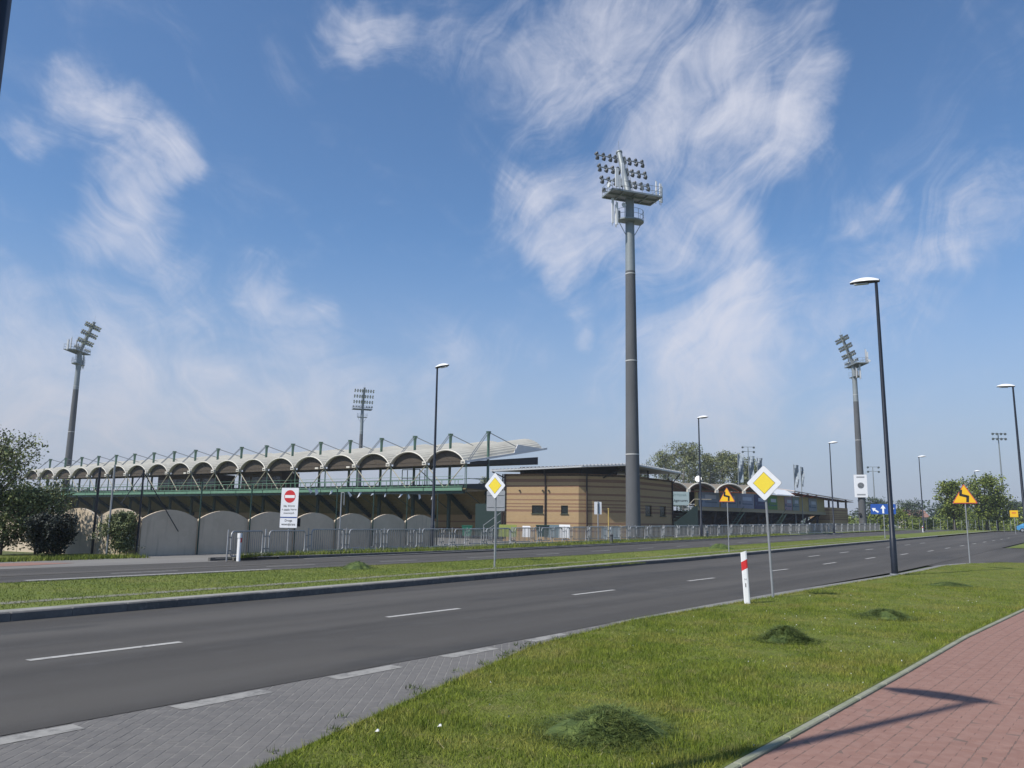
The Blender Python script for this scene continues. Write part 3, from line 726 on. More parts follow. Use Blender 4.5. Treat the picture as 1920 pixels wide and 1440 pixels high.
# grey back of a square sign on the far side of the median
p = SN(26.7, -20.75, .13); g = thing('square_sign', 'grey back of a square road sign behind the median diamond sign', 'road sign', p)
post(g, p, 2.9, .032)
c = p + UP * 2.42; nb = VD
poly_plate(g, 'panel', c + ND * .0, rpoly([(-.48, -.42), (.48, -.42), (.48, .42), (-.48, .42)], .05), ND, -VD, m_back, .04, .012)
for dz in (.25, -.25): MB().box(c - VD * .058 + UP * dz, (.9, .03, .03), (ND, VD, UP)).build('stiffener', m_galv, g)
# blue lane sign
p = SN(83.2, -18.4, .13) + Vector((.45, -.1, 0)); g = thing('lane_sign', 'blue lane arrangement sign with white arrows on the median', 'road sign', p)
post(g, p, 3.1, .05); c = p + UP * 2.75
poly_plate(g, 'panel', c, rpoly([(-1.12, -.48), (1.12, -.48), (1.12, .48), (-1.12, .48)], .08), ND, FACE_N, m_blue, .06, .02)
def arrow(root, c, ang, sc, m=m_pw):
    pts = [(-.07, -.35), (.07, -.35), (.07, .05), (.2, .05), (0, .35), (-.2, .05), (-.07, .05)]; ca, sa = math.cos(ang), math.sin(ang)
    poly_plate(root, 'arrow', c, [((x * ca - y * sa) * sc, (x * sa + y * ca) * sc) for x, y in pts], ND, FACE_N, m, .08, .004)
arrow(g, c + ND * -.72 + UP * -.1, R(55), 1.0); arrow(g, c, 0, 1.15); arrow(g, c + ND * .72 + UP * -.05, R(-60), .9)
# small amber square sign far right
p = SN(118, -13.6, .1); p = Vector((68.3, 110, gz(68.3, 110))); g = thing('amber_sign', 'small amber square sign on a post at the far right', 'road sign', p)
post(g, p, 3.2, .04); poly_plate(g, 'panel', p + UP * 2.75, rpoly([(-.48, -.45), (.48, -.45), (.48, .45), (-.48, .45)], .05), ND, FACE_N, m_amber, .05, .02)
poly_plate(g, 'dark_mark', p + UP * 2.78, [(-.25, .02), (.25, .02), (.25, .14), (-.25, .14)], ND, FACE_N, m_signr, .07, .004)
# no-entry board
p = Vector((-10.2, 37.6, .1)); nn = Vector((-.25, -.97, 0)).normalized(); rr = Vector((.97, -.25, 0)).normalized()
g = thing('no_entry_board', 'white board with red no-entry disc and two text plates by the barriers', 'road sign', p)
post(g, p, 2.9, .035); c = p + UP * 2.34
poly_plate(g, 'upper_board', c, rpoly([(-.44, -.665), (.44, -.665), (.44, .665), (-.44, .665)], .03), rr, nn, m_signw, .05, .015)
ell = [(.29 * math.cos(2 * math.pi * k / 28), .29 * math.sin(2 * math.pi * k / 28) + .27) for k in range(28)]
poly_plate(g, 'red_disc', c, ell, rr, nn, m_signr, .065, .004)
poly_plate(g, 'white_bar', c, [(-.25, .20), (.25, .20), (.25, .33), (-.25, .33)], rr, nn, m_pw, .069, .003)
for k, t in enumerate(['Nie dotyczy', 'w czasie imprez', 'masowych']):
    w_ = [.58, .76, .54][k]; x_ = -w_ / 2; cw_ = w_ / len(t)
    for wd_ in t.split():
        ww_ = cw_ * len(wd_); text_on('lettering', wd_, c + UP * (-.17 - .165 * k) + nn * .0665 + rr * (x_ + ww_ / 2), rr, UP, m_black, g, width=ww_, height=.11 if len(wd_) > 1 else .075, bold=True); x_ += ww_ + cw_
c2 = p + UP * 1.40
poly_plate(g, 'lower_board', c2, rpoly([(-.44, -.22), (.44, -.22), (.44, .22), (-.44, .22)], .03), rr, nn, m_signw, .05, .015)
text_on('lettering', 'Droga', c2 + UP * .095 + nn * .0665, rr, UP, m_black, g, width=.38, height=.14, bold=True)
text_on('lettering', 'wewn\u0119trzna', c2 - UP * .085 + nn * .0665, rr, UP, m_black, g, width=.72, height=.13, bold=True)
MB().box(c2 + UP * .27 + nn * .03, (.86, .05, .07), (rr, nn, UP)).build('dark_rail', m_blue, g)
poly_plate(g, 'reverse_board', c2 + rr * .07 - nn * .12 + UP * .02, [(-.44, -.18), (.44, -.18), (.44, .2), (-.44, .2)], rr, nn, m_black, 0, .015)
# bare post with bracket
p = Vector((-8.55, 41.0, .1)); g = thing('bare_post', 'bare grey post with a short bracket at its top among the barriers', 'post')if False else None
g = tag(MB().tube([p - UP * .1, p + UP * 2.95], .034, 8).tube([p + UP * 2.93, p + UP * 2.93 + Vector((.14, -.02, 0)), p + Vector((.15, -.02, 2.3))], .022, 6).build('bare_post', m_galv, None, True, loc=p), 'bare grey post with a bent bracket at its top among the barriers', 'post')
# white board on post seen from behind, in front of the brick building
p = Vector((6.55, 60.6, gz(6.55, 60.6) + .1)); g = thing('white_board_sign', 'narrow white board on a grey post in front of the brick building', 'road sign', p)
post(g, p, 3.0, .045); poly_plate(g, 'panel', p + UP * 2.5, [(-.27, -.46), (.27, -.46), (.27, .46), (-.27, .46)], Vector((1, 0, 0)), Vector((0, 1, 0)), m_signw, .05, .02)
MB().box(p + UP * 2.45 - Vector((0, .0, 0)), (.07, .10, .7)).build('dark_post_sleeve', m_black, g)
p = Vector((7.75, 64, gz(7.75, 64) + .05)); tag(MB().tube([p - UP * .1, p + UP * 2.55], .05, 8).tube([p + UP * 2.5, p + UP * 2.58], .075, 8).build('yellow_post', mat('yellow_post', (.48, .34, .10), .6), None, True, loc=p), 'thin yellowish post in front of the shaded brick wall', 'post')

# ------------------------------------------------------------------ delineator posts
def delineator(base, h, w, label, textc=None, rz=(1, 0), tilt=-.03, sides=False):
    g = thing('delineator_post', label, 'marker post', base, 'white roadside marker posts')
    rt = Vector((rz[0], rz[1], 0)).normalized(); nm = Vector((rt.y, -rt.x, 0))
    def sec(z0, z1, name, m, slant0=0, slant1=0, th=.0):
        b = MB(); vs = []
        W = w / 2 + th; D = w * .32 + th
        for (z, sl) in ((z0, slant0), (z1, slant1)):
            for x, y in ((-W, -D), (-W * .6, -D * 1.35), (W * .6, -D * 1.35), (W, -D), (W, D), (-W, D)):
                vs.append(base + rt * (x + tilt * z) - nm * (-y) * -1 + UP * (z + sl * x / w))
        b.add(vs, [(5, 4, 3, 2, 1, 0), (6, 7, 8, 9, 10, 11)] + [(i, (i + 1) % 6, 6 + (i + 1) % 6, 6 + i) for i in range(6)]); return b.build(name, m, g)
    sl = w * .55
    if sides: sl = 0
    sec(-.1, h * .655, 'body', m_pw, 0, sl); sec(h * .655, h * .825, 'middle' if sides else 'red_band', m_pw if sides else m_redw, sl, sl); sec(h * .825, h, 'cap', m_pw, sl, sl * .7, th=.012 if sides else 0)
    if sides:
        for sx in (-1, 1): MB().box(base + rt * (sx * (w / 2 + .008)) + UP * h * .74 - nm * .01, (.015, w * .5, h * .17), (rt, nm, UP)).build('red_reflector', m_redw, g)
    return g, rt, nm
g, rt_, nm_ = delineator(SN(17.7, -6.72, .02), 1.12, .125, 'white marker post with red band on the near lawn edge', rz=(.93, -.36), tilt=-.04)
b0 = SN(17.7, -6.72, .02)
for dg, dx in (('1', -.014), ('4', .014)): text_on('lettering', dg, b0 + UP * .525 + rt_ * (-.021 + dx) + nm_ * .062, rt_, UP, m_black, g, height=.035)
text_on('lettering', '1', b0 + UP * .40 + rt_ * (-.016) + nm_ * .062, rt_, UP, m_black, g, height=.085, bold=True)
delineator(SN(19.7, -28.3, .05), 1.05, .13, 'white marker post with red sides at the left end of the barriers', rz=(.93, -.36), tilt=0, sides=True)
delineator(SN(133, -23.4, .0), .95, .16, 'far white marker post at the foot of a street lamp', rz=(.93, -.36), tilt=0)
for (s, n, lab) in ((51.2, -29.3, 'stubby dark grey marker post in the verge before the thick mast'), (69.5, -29.9, 'pale grey marker stub in the verge left of the bend sign')):
    p = SN(s, n, .1); root = thing('marker_stub', lab, 'marker post', p)
    MB().tube([p - UP * .1, p + UP * .62, p + UP * .68], [.12, .115, .06], 10).build('body', m_conc if s < 60 else m_kerb, root, True)
    MB().tube([p + UP * .5, p + UP * .57], .121, 10).build('band', m_black if s < 60 else m_band, root, True)

# ------------------------------------------------------------------ pedestrian barriers
BL, BH = 2.38, .98
def barrier_meshes():
    r = .16; pts = []
    x0, x1, z0, z1 = -BL / 2, BL / 2, .13, .13 + BH
    for cx, cz, a0 in ((x1 - r, z1 - r, 0), (x0 + r, z1 - r, 90), (x0 + r, z0 + r, 180), (x1 - r, z0 + r, 270)):
        for k in range(4):
            a = R(a0 + 30 * k); pts.append((cx + r * math.cos(a), 0, cz + r * math.sin(a)))
    def me(b, nm, m_, sm=True):
        o = b.build(nm, m_, None, sm); me_ = o.data; bpy.data.objects.remove(o); return me_
    frame = me(MB().tube(pts, .031, 6, closed=True), 'frame', m_barrl)
    bar = me(MB().tube([(0, 0, z0), (0, 0, z1)], .0165, 4), 'bar', m_barr)
    po = me(MB().tube([(0, 0, -.3), (0, 0, 1.18)], .032, 6), 'post', m_barrl)
    cl = me(MB().bar((0, 0, 0), (.25, 0, 0), .035), 'clamp', m_barr, False)
    return frame, bar, po, cl
BM = barrier_meshes(); BARX = [-BL / 2 + BL * (k + 1) / 15 for k in range(14)]
def barrier_row(pts_fn, s0, s1, rowlab, group, nmax=99, near=40):
    s = s0; i = 0
    while s < s1 and i < nmax:
        a = pts_fn(s)
        # advance so that posts stand 2.85 m apart
        lo, hi = s, s + 4
        for _ in range(30):
            mid = (lo + hi) / 2
            if (pts_fn(mid) - a).length < 2.85: lo = mid
            else: hi = mid
        b = pts_fn(lo); d = b - a; rz = math.atan2(d.y, d.x)
        root = thing('barrier', '%s grey crowd barrier from the left in the %s' % (ORD[i], rowlab), 'barrier', a, group, rz)
        def kid(nm, me, loc):
            o = bpy.data.objects.new(nm, me); col.objects.link(o); o.parent = root; o.location = loc; return o
        jz = random.uniform(-.015, .015)
        po = kid('post', BM[2], (0, 0, 0)); kid('frame', BM[0], (1.425, 0, jz))
        for zz in (.36, .88):
            kid('clamp', BM[3], (0, 0, zz)); c2 = kid('clamp', BM[3], (2.85, 0, zz)); c2.rotation_euler = (0, 0, math.pi)
        for x in BARX: kid('bar', BM[1], (1.425 + x, 0, jz))
        s = lo; i += 1
ROW1 = [(19.3, -28.5), (22.2, -29.75), (25.2, -30.3), (28.2, -30.9), (35.4, -31.25), (44, -31.0), (56, -30.5), (80, -30.2), (150, -29)]
ROW2 = [(29.6, -33.7), (38, -33.9), (48, -35), (65, -35.6), (150, -35.2)]
barrier_row(lambda s: SN(s, lerp(ROW1, s), .1 if s > 22 else .06), 19.3, 135, 'front row along the kerb', 'front row of crowd barriers', nmax=40)
barrier_row(lambda s: SN(s, lerp(ROW2, s), .02), 29.6, 135, 'rear row behind the kerbside row', 'rear row of crowd barriers', nmax=36)

# ------------------------------------------------------------------ arched cement wall with fence posts
WN, WS0, WP = -34.5, 18.95, 2.75
arch_wall = thing('arched_wall', 'grey cement wall of panels with arched tops in front of the stand', 'wall', SN(WS0, WN, 0))
def arch_panel(root, a, b, valley, peak, th, m):
    a = Vector(a); b = Vector(b); d = b - a; n = Vector((d.y, -d.x, 0)).normalized(); k = 12
    poly = [a.copy(), b.copy()] + [a + d * (1 - i / k) + UP * (valley + (peak - valley) * (1 - (2 * (1 - i / k) - 1) ** 2)) for i in range(k + 1)]
    poly = [p - UP * .2 if j < 2 else p for j, p in enumerate(poly)]
    return MB().plate(poly, -n * th).build('panel', m, root)
WPANELS = 7
for i in range(WPANELS):
    a = SN(WS0 + WP * i + .03, WN); b = SN(WS0 + WP * (i + 1) - .03, WN); a.z = b.z = 0
    arch_panel(arch_wall, a, b, 1.60, 2.02, .12, m_wallp)
c0 = SN(WS0, WN); c0.z = 0; wd = Vector((-.9, .43, 0)).normalized()
wing = thing('arched_wall', 'sunlit whitish wing of the arched wall behind the shrubs at the left', 'wall', c0 + wd * .1)
for i in range(4):
    a = c0 + wd * (2.75 * (i + 1) - .03 + .06); b = c0 + wd * (2.75 * i + .06); arch_panel(wing, a, b, 1.62, 2.05, .12, m_wallp)
# thin tall fence poles at each joint
def pole_thing(p, h, r, m, label, braces=()):
    root = thing('fence_pole', label, 'fence pole', p, 'tall thin poles along the arched wall')
    MB().tube([p - UP * .2, p + UP * h], r, 6).build('shaft', m, root, True)
    for q in braces: MB().tube([p + UP * (h * .97), Vector(q)], r * .5, 6).build('brace', m, root, True)
for i in range(1, WPANELS + 1):
    p = SN(WS0 + WP * i, WN + .12); p.z = 0
    pole_thing(p, 3.35, .035, m_dgreen, '%s tall thin dark pole along the arched wall, counted from its braced corner' % ORD[i - 1])
p = c0 + Vector((0, -.2, 0)); pole_thing(p, 3.75, .042, m_pole, 'braced dark pole at the corner of the arched wall', [p + Vector((-.75, -.3, 2.2)), SN(WS0 + 1.7, WN + .16) + UP * 1.05])
p = c0 + wd * 2.8 + Vector((0, -.25, 0)); pole_thing(p, 3.9, .055, m_pole, 'dark pole at the joint of the sunlit wall wing')
p = c0 + wd * 1.1 + Vector((0, -1.3, 0)); pole_thing(p, 3.9, .04, m_galv, 'pale grey pole in front of the pale shrub')
# wire with torn white scraps
root = thing('scrap_line', 'wire with torn white plastic scraps hanging below the green walkway', 'wire', SN(27.3, WN + .12, 0))
a = SN(27.2, WN + .12); b_ = SN(38.2, WN + .12); a.z = b_.z = 3.3
MB().tube([a, (a + b_) / 2 - UP * .1, b_], .006, 4).build('wire', m_rod, root)
for k in range(11):
    t = (k + .5 + random.uniform(-.3, .3)) / 11; p = a.lerp(b_, t) - UP * (.1 * 4 * t * (1 - t)); w = random.uniform(.05, .11); l = random.uniform(.15, .38); sl = random.uniform(-.25, .25)
    MB().add([p + VD * -w, p + VD * w, p + VD * (w + sl) - UP * l * .6 + ND * .05, p + VD * (-w * .6 + sl) - UP * l], [(0, 1, 2, 3)]).build('scrap', m_pw, root)

# ------------------------------------------------------------------ the vaulted stand
KS = 94 / 72
S0 = Vector((-4.06 * KS, 94, 0)); U = Vector((-3.74, 2.59, 0)).normalized(); W = Vector((-U.y * -1, U.x * -1, 0)); W = Vector((.569, .822, 0)).normalized(); U = Vector((-W.y, W.x, 0))
BAY = 4.55 * KS; NB = 18
def ST(a, t, h): return S0 + U * (a * BAY) + W * t + UP * h
stand = thing('grandstand', 'long grandstand with a row of cream vaulted roofs and green walkway', 'grandstand', S0)
HV0, HV1, RISE_, DEP = 8.5, 11.3, 1.42, 16.8
def hv(t): return HV0 + (HV1 - HV0) * t / DEP
def vault_mesh():
    ns = 22; b = MB(); prof = []; inner = []
    for k in range(ns * 2 + 1):
        x = -1 + 2 * k / (ns * 2); r = .075 if k % 3 == 0 else -.02
        th = R(66); ang = x * th; yy = (math.cos(ang) - math.cos(th)) / (1 - math.cos(th)); xx = math.sin(ang) / math.sin(th)
        prof.append((.5 + xx * .487, yy * RISE_ + .03 + r)); inner.append((.5 + xx * .475, yy * RISE_ - .07))
    n = len(prof); vs = []
    for t in (-.15, DEP):
        for q in prof: vs.append(ST(q[0], t, hv(t) + q[1]))
        for q in inner: vs.append(ST(q[0], t, hv(t) + q[1]))
    fs = []
    for k in range(n - 1):
        fs.append((k, k + 1, 2 * n + k + 1, 2 * n + k)); fs.append((n + k + 1, n + k, 3 * n + k, 3 * n + k + 1))
        fs.append((k + 1, k, n + k, n + k + 1)); fs.append((2 * n + k, 2 * n + k + 1, 3 * n + k + 1, 3 * n + k))
    fs.append((0, 2 * n, 3 * n, n)); fs.append((n - 1, 2 * n - 1, 4 * n - 1, 3 * n - 1))
    return b.add(vs, fs)
vm = vault_mesh().build('roof_vault', m_vault, stand); vme = vm.data
def trim_mesh():
    pts = []
    for k in range(17):
        x = -1 + 2 * k / 16; th = R(66); ang = x * th
        pts.append(ST(.5 + math.sin(ang) / math.sin(th) * .485, -.2, HV0 + (math.cos(ang) - math.cos(th)) / (1 - math.cos(th)) * RISE_ - .0))
    return MB().tube(pts, .075, 6)
tm = trim_mesh().build('arch_trim', m_trim, vm, True)
def tymp_mesh():
    pts = []
    for k in range(17):
        x = -1 + 2 * k / 16; th = R(66); ang = x * th
        pts.append(ST(.5 + math.sin(ang) / math.sin(th) * .47, .3, hv(.3) + (math.cos(ang) - math.cos(th)) / (1 - math.cos(th)) * RISE_ - .09))
    poly = [ST(.03, .3, 8.18)] + pts + [ST(.97, .3, 8.18)]
    b = MB().plate(poly, W * .06); 
    b.bar(ST(.35, .28, 8.2), ST(.62, .28, 9.6), .05, .05); b.bar(ST(.06, .28, 8.62), ST(.94, .28, 8.62), .04, .06)
    return b
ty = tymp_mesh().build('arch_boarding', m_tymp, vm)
for i in range(1, NB):
    d = U * (BAY * i)
    v2 = inst('roof_vault', vme, stand, wloc(vm) + d)
    o = inst('arch_trim', tm.data, v2, wloc(v2)); o.location = (0, 0, 0); o = inst('arch_boarding', ty.data, v2, wloc(v2)); o.location = (0, 0, 0)
# flat soffit under the vaults, gutters in the valleys, side fascia at the right end
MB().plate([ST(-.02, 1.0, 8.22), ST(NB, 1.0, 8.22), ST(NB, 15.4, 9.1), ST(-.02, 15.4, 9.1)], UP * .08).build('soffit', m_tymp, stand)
MB().plate([ST(-.025, .7, 8.2), ST(-.025, 15.4, 9.1), ST(-.025, 15.4, 10.1), ST(-.025, .7, 8.55)], U * .06).build('side_fascia', m_soff, stand)
MB().bar(ST(-.03, -.3, hv(-.3) - .02), ST(-.03, DEP + .6, hv(DEP + .6) - .02), .3, .26).build('end_gutter', m_roofm, stand)
MB().plate([ST(-.04, 9.6, hv(9.6)), ST(-.04, DEP, hv(DEP)), ST(-.04, 10.5, hv(10.5) + 1.1)], U * .1).build('end_gusset', m_roofm, stand)
gut = MB().bar(ST(0, -.2, hv(-.2) + .02), ST(0, DEP, hv(DEP) + .02), .26, .16).build('valley_gutter', m_trim, stand)
box = MB().box(ST(0, -.35, 8.42), (.62, .36, .42), (U, W, UP)).build('gutter_box', m_trim, stand)
box2 = MB().box(ST(0, -.56, 8.40), (.36, .06, .08), (U, W, UP)).build('box_slot', m_soff, box)
TM = 4.44
def mast_mesh(): return MB().tube([ST(0, TM, 5.2), ST(0, TM, 11.4), ST(0, TM, 12.0), ST(0, TM, 12.45)], [.17, .17, .2, .34], 10)
ms = mast_mesh().build('mast', m_green, stand, True)
ct = MB().tube([ST(0, TM, 0), ST(0, TM, 5.2)], .24, 8).build('column', m_dgreen, stand, True)
rods = MB().tube([ST(-.02, TM - .1, 12.35), ST(-.02, .7, hv(.7) + .15)], .05, 5).tube([ST(.03, TM - .1, 12.35), ST(.03, .7, hv(.7) + .15)], .05, 5).build('front_rod', m_rod, stand)
rodb = MB().tube([ST(0, TM + .1, 12.35), ST(0, 11.5, hv(11.5) + .45)], .055, 5).build('rear_rod', m_rod, stand)
vp = MB().tube([ST(-.03, 0, 4.95), ST(-.03, 0, 8.3)], .055, 6).build('front_post', m_green, stand, True)
vp2 = MB().tube([ST(.05, .35, 4.95), ST(.05, .35, 8.3)], .045, 6).build('front_post', m_green, stand, True)
st1 = MB().tube([ST(0, -.1, 8.25), ST(.47, -.1, 5.55)], .06, 6).build('diagonal_strut', m_strut, stand, True)
st2 = MB().tube([ST(1, -.1, 8.25), ST(.53, -.1, 5.55)], .06, 6).build('diagonal_strut', m_strut, stand, True)
rk = MB().bar(ST(0, TM - .3, 5.05), ST(0, 9.0, 2.05), .38, .5).build('raker_beam', m_dgreen, stand)
kb = MB().tube([ST(0, TM, 3.0), ST(0, .2, 5.0)], .05, 5).build('knee_brace', m_dgreen, stand)
for i in range(1, NB + 1):
    for src in (gut, box, ms, ct, rods, rodb, vp, vp2, rk, kb) + ((st1, st2) if i < NB else ()):
        o = inst(src.name.split('.')[0], src.data, stand, wloc(stand) + U * (BAY * i))
        if src is box: q = inst('box_slot', box2.data, o, wloc(o)); q.location = (0, 0, 0)
# walkway
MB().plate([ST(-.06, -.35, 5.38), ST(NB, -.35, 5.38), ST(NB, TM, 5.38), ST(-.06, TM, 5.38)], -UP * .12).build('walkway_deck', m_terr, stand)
for i in range(NB):
    MB().box(ST(i + .5, -.42, 5.28), (BAY - .12, .16, .36), (U, W, UP)).build('edge_beam', m_lgreen, stand)
MB().box(ST(NB / 2, -.1, 4.95), (BAY * NB, .3, .36), (U, W, UP)).build('lower_beam', m_dgreen, stand)
MB().box(ST(NB / 2, -.40, 5.62), (BAY * NB, .06, .08), (U, W, UP)).build('kick_rail', m_lgreen, stand)
MB().tube([ST(0, -.40, 6.36), ST(NB, -.40, 6.36)], .045, 6).build('hand_rail', m_lgreen, stand)
MB().tube([ST(0, -.40, 6.78), ST(NB, -.40, 6.78)], .022, 5).build('upper_rail', m_lgreen, stand)
rp = MB().box(ST(0, -.40, 5.98), (.06, .05, .82), (U, W, UP)).build('railing_post', m_lgreen, stand); rp.location += U * (BAY * .12)
for i in range(NB * 6):
    inst('railing_post', rp.data, stand, wloc(stand) + U * (BAY * (i / 6 + .2)))
MB().plate([ST(-.02, TM - .15, 5.38), ST(NB, TM - .15, 5.38), ST(NB, TM - .15, 6.12), ST(-.02, TM - .15, 6.12)], W * .05).build('rear_panel', m_parapet, stand)
MB().tube([ST(0, TM, 6.75), ST(NB, TM, 6.75)], .03, 5).build('rear_rail', m_green, stand)
# end railing and bag under walkway end
MB().tube([ST(-.1, -.3, 6.5), ST(-.1, TM, 6.5), ST(-.9, TM + .6, 6.5)], .04, 5).tube([ST(-.9, TM + .6, 5.2), ST(-.9, TM + .6, 6.5)], .04, 5).tube([ST(-.45, TM + .3, 5.2), ST(-.45, TM + .3, 6.5)], .04, 5).tube([ST(-.1, TM + .3, 6.1), ST(-.9, TM + .6, 6.1)], .03, 5).build('end_railing', m_green, stand)
# stepped terrace seen from below and the banded brick plinth
NT = 14
for k in range(NT):
    t0 = TM + k * .42; h0 = 5.25 - k * .274
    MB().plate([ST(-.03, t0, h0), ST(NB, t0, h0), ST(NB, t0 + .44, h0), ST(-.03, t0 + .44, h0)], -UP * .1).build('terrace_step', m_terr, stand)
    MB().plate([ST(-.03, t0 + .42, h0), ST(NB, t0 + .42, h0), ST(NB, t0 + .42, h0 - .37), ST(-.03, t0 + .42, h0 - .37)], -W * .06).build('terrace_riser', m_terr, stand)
MB().box(ST(NB / 2 - .3, 9.1, 1.25), (BAY * NB + 4, .3, 2.9), (U, W, UP)).build('brick_plinth', m_brick, stand)
# enclosed boxes under the roof
for (a0, a1, nm) in ((8.6, 11.3, 'press_box'), (6.05, 7.6, 'press_box')):
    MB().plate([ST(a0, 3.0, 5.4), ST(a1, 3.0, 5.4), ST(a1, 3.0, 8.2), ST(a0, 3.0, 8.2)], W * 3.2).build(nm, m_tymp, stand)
    for j in range(4):
        MB().box(ST(a0 + (a1 - a0) * (j + .5) / 4, 2.96, 7.1), ((a1 - a0) * BAY / 4 - .5, .06, 1.0), (U, W, UP)).build('box_window', m_win, stand)
    MB().box(ST((a0 + a1) / 2, 2.96, 6.35), ((a1 - a0) * BAY, .05, .14), (U, W, UP)).build('sill_board', m_strut, stand)
# stair cage on the walkway and stairs at the right end
b = MB()
for (a, t, h0, h1) in ((2.15, 3.2, 5.4, 8.0), (2.15, 4.2, 5.4, 8.0), (1.65, 3.2, 5.4, 8.0), (1.65, 4.2, 5.4, 8.0)): b.bar(ST(a, t, h0), ST(a, t, h1), .09)
b.bar(ST(2.15, 3.2, 8), ST(1.65, 3.2, 8), .09).bar(ST(2.15, 3.2, 6.9), ST(1.65, 3.2, 6.9), .07).bar(ST(1.65, 3.2, 7.9), ST(1.25, 3.2, 6.2), .08).build('stair_cage', m_dgreen, stand)
for k in range(5): MB().box(ST(1.2 + 2.1 * k, 2.2, 8.0), (.35, .3, .35), (U, W, UP)).build('loudspeaker', m_black, stand)
for k in (3, 4, 9): MB().box(ST(k + .2, -.3, 8.3), (.6, .2, .22), (U, W, UP)).build('floodlight', m_trim, stand)

# ------------------------------------------------------------------ brick building with floating roof
KB = 88 / 66
def B2(x, y): return Vector((x * KB, y * KB, 0))
C0, C1 = B2(-.57, 68.0), B2(5.56, 66.0); C2 = B2(9.68, 67.34); C3 = B2(15.0, 75.0)
C0b = C0 + W * 14; C3b = C3 + U * 10
HB = 1.75 + (5.62 - 1.75) * KB
bb = thing('brick_building', 'tan and red banded brick building with a floating metal roof', 'building', C1)
def wall_panel(root, a, b, z0, z1, openings, th=.3, name='wall', m=None):
    """one facade with rectangular openings (x0,x1,z0,z1) cut as real recesses"""
    d = (b - a); L = d.length; d.normalize(); inn = Vector((-d.y, d.x, 0))
    xs = sorted({0, L} | {q for o in openings for q in o[:2]}); zs = sorted({z0, z1} | {q for o in openings for q in o[2:]})
    mb = MB()
    for x0, x1 in zip(xs, xs[1:]):
        for y0, y1 in zip(zs, zs[1:]):
            cx, cz = (x0 + x1) / 2, (y0 + y1) / 2
            if any(o[0] < cx < o[1] and o[2] < cz < o[3] for o in openings): continue
            mb.add([a + d * x0 + UP * y0, a + d * x1 + UP * y0, a + d * x1 + UP * y1, a + d * x0 + UP * y1], [(0, 1, 2, 3)])
    for o in openings:
        P = [a + d * o[0] + UP * o[2], a + d * o[1] + UP * o[2], a + d * o[1] + UP * o[3], a + d * o[0] + UP * o[3]]; Q = [p + inn * .18 for p in P]
        for i in range(4): mb.add([P[i], P[(i + 1) % 4], Q[(i + 1) % 4], Q[i]], [(0, 1, 2, 3)])
    w = mb.build(name, m or m_brick, root)
    for o in openings:
        cx = (o[0] + o[1]) / 2; cz = (o[2] + o[3]) / 2
        wd_ = MB().box(a + d * cx + inn * .17 + UP * cz, (o[1] - o[0] - .01, .05, o[3] - o[2] - .01), (d, inn, UP)).build('window', m_wfr, root)
        MB().box(a + d * cx + inn * .14 + UP * cz, (o[1] - o[0] - .16, .02, o[3] - o[2] - .16), (d, inn, UP)).build('pane', m_win, wd_)
        MB().box(a + d * cx - inn * .04 + UP * (o[2] - .03), (o[1] - o[0] + .14, .14, .05), (d, inn, UP)).build('sill', m_wfr, wd_)
    return w
def px_x(a, b, ratio):  # distance along facade where x/y equals ratio
    d = (b - a); L = d.length; d.normalize(); return (ratio * a.y - a.x) / (d.x - ratio * d.y)
x1_, x2_ = px_x(C0, C1, (1000 - 960) / 1504), px_x(C0, C1, (1021 - 960) / 1504); x3_, x4_ = px_x(C0, C1, (1054 - 960) / 1504), px_x(C0, C1, (1067 - 960) / 1504)
wall_panel(bb, C0, C1, -1.2, HB, [(x1_, x2_, 2.55, 3.45), (x3_, x4_, 2.55, 3.45)])
wall_panel(bb, C1, C2, -1.2, HB, [])
L3 = (C3 - C2).length
wall_panel(bb, C2, C3, -1.2, HB, [(L3 * .38, L3 * .52, 2.5, 3.7), (L3 * .7, L3 * .84, 2.5, 3.7)])
wall_panel(bb, C3, C3b, -1.2, HB, []); wall_panel(bb, C0b, C0, -1.2, HB, []); wall_panel(bb, C3b, C0b, -1.2, HB, [])
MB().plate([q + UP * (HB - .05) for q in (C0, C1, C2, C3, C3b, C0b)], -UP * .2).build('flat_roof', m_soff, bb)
def outw(a, b, q, o): d = (b - a).normalized(); return q + Vector((d.y, -d.x, 0)) * o
E0, E1, Em, E3 = B2(-1.72, 67.5), B2(5.70, 64.95), B2(10.22, 66.4), B2(15.6, 73.6)
E3b = E3 + U * 12; E0b = E0 + W * 15
hE = {0: 1.75 + 4.19 * 67.5 * KB / 68, 1: 1.75 + 4.66 * 64.95 * KB / 68, 2: 8.1, 3: 1.75 + 5.06 * 73.6 * KB / 82}
ro = [E0 + UP * hE[0], E1 + UP * hE[1], Em + UP * hE[2], E3 + UP * hE[3], E3b + UP * 7.9, E0b + UP * 7.9]
cen = sum(ro, Vector()) / 6; cen.z = 8.0
b = MB(); vs = ro + [cen] + [q - UP * .16 for q in ro] + [cen - UP * .16]
fs = [(i, (i + 1) % 6, 6) for i in range(6)] + [(7 + (i + 1) % 6, 7 + i, 13) for i in range(6)] + [(i, 7 + i, 7 + (i + 1) % 6, (i + 1) % 6) for i in range(6)]
rf = b.add(vs, fs).build('roof', m_roofm, bb)
# dark soffit just below the roof
MB().plate([q.lerp(cen, .03) * 1 - UP * .2 for q in ro[:4]] + [q - UP * .2 for q in ro[4:]], -UP * .04).build('soffit', m_soff, bb) if False else None
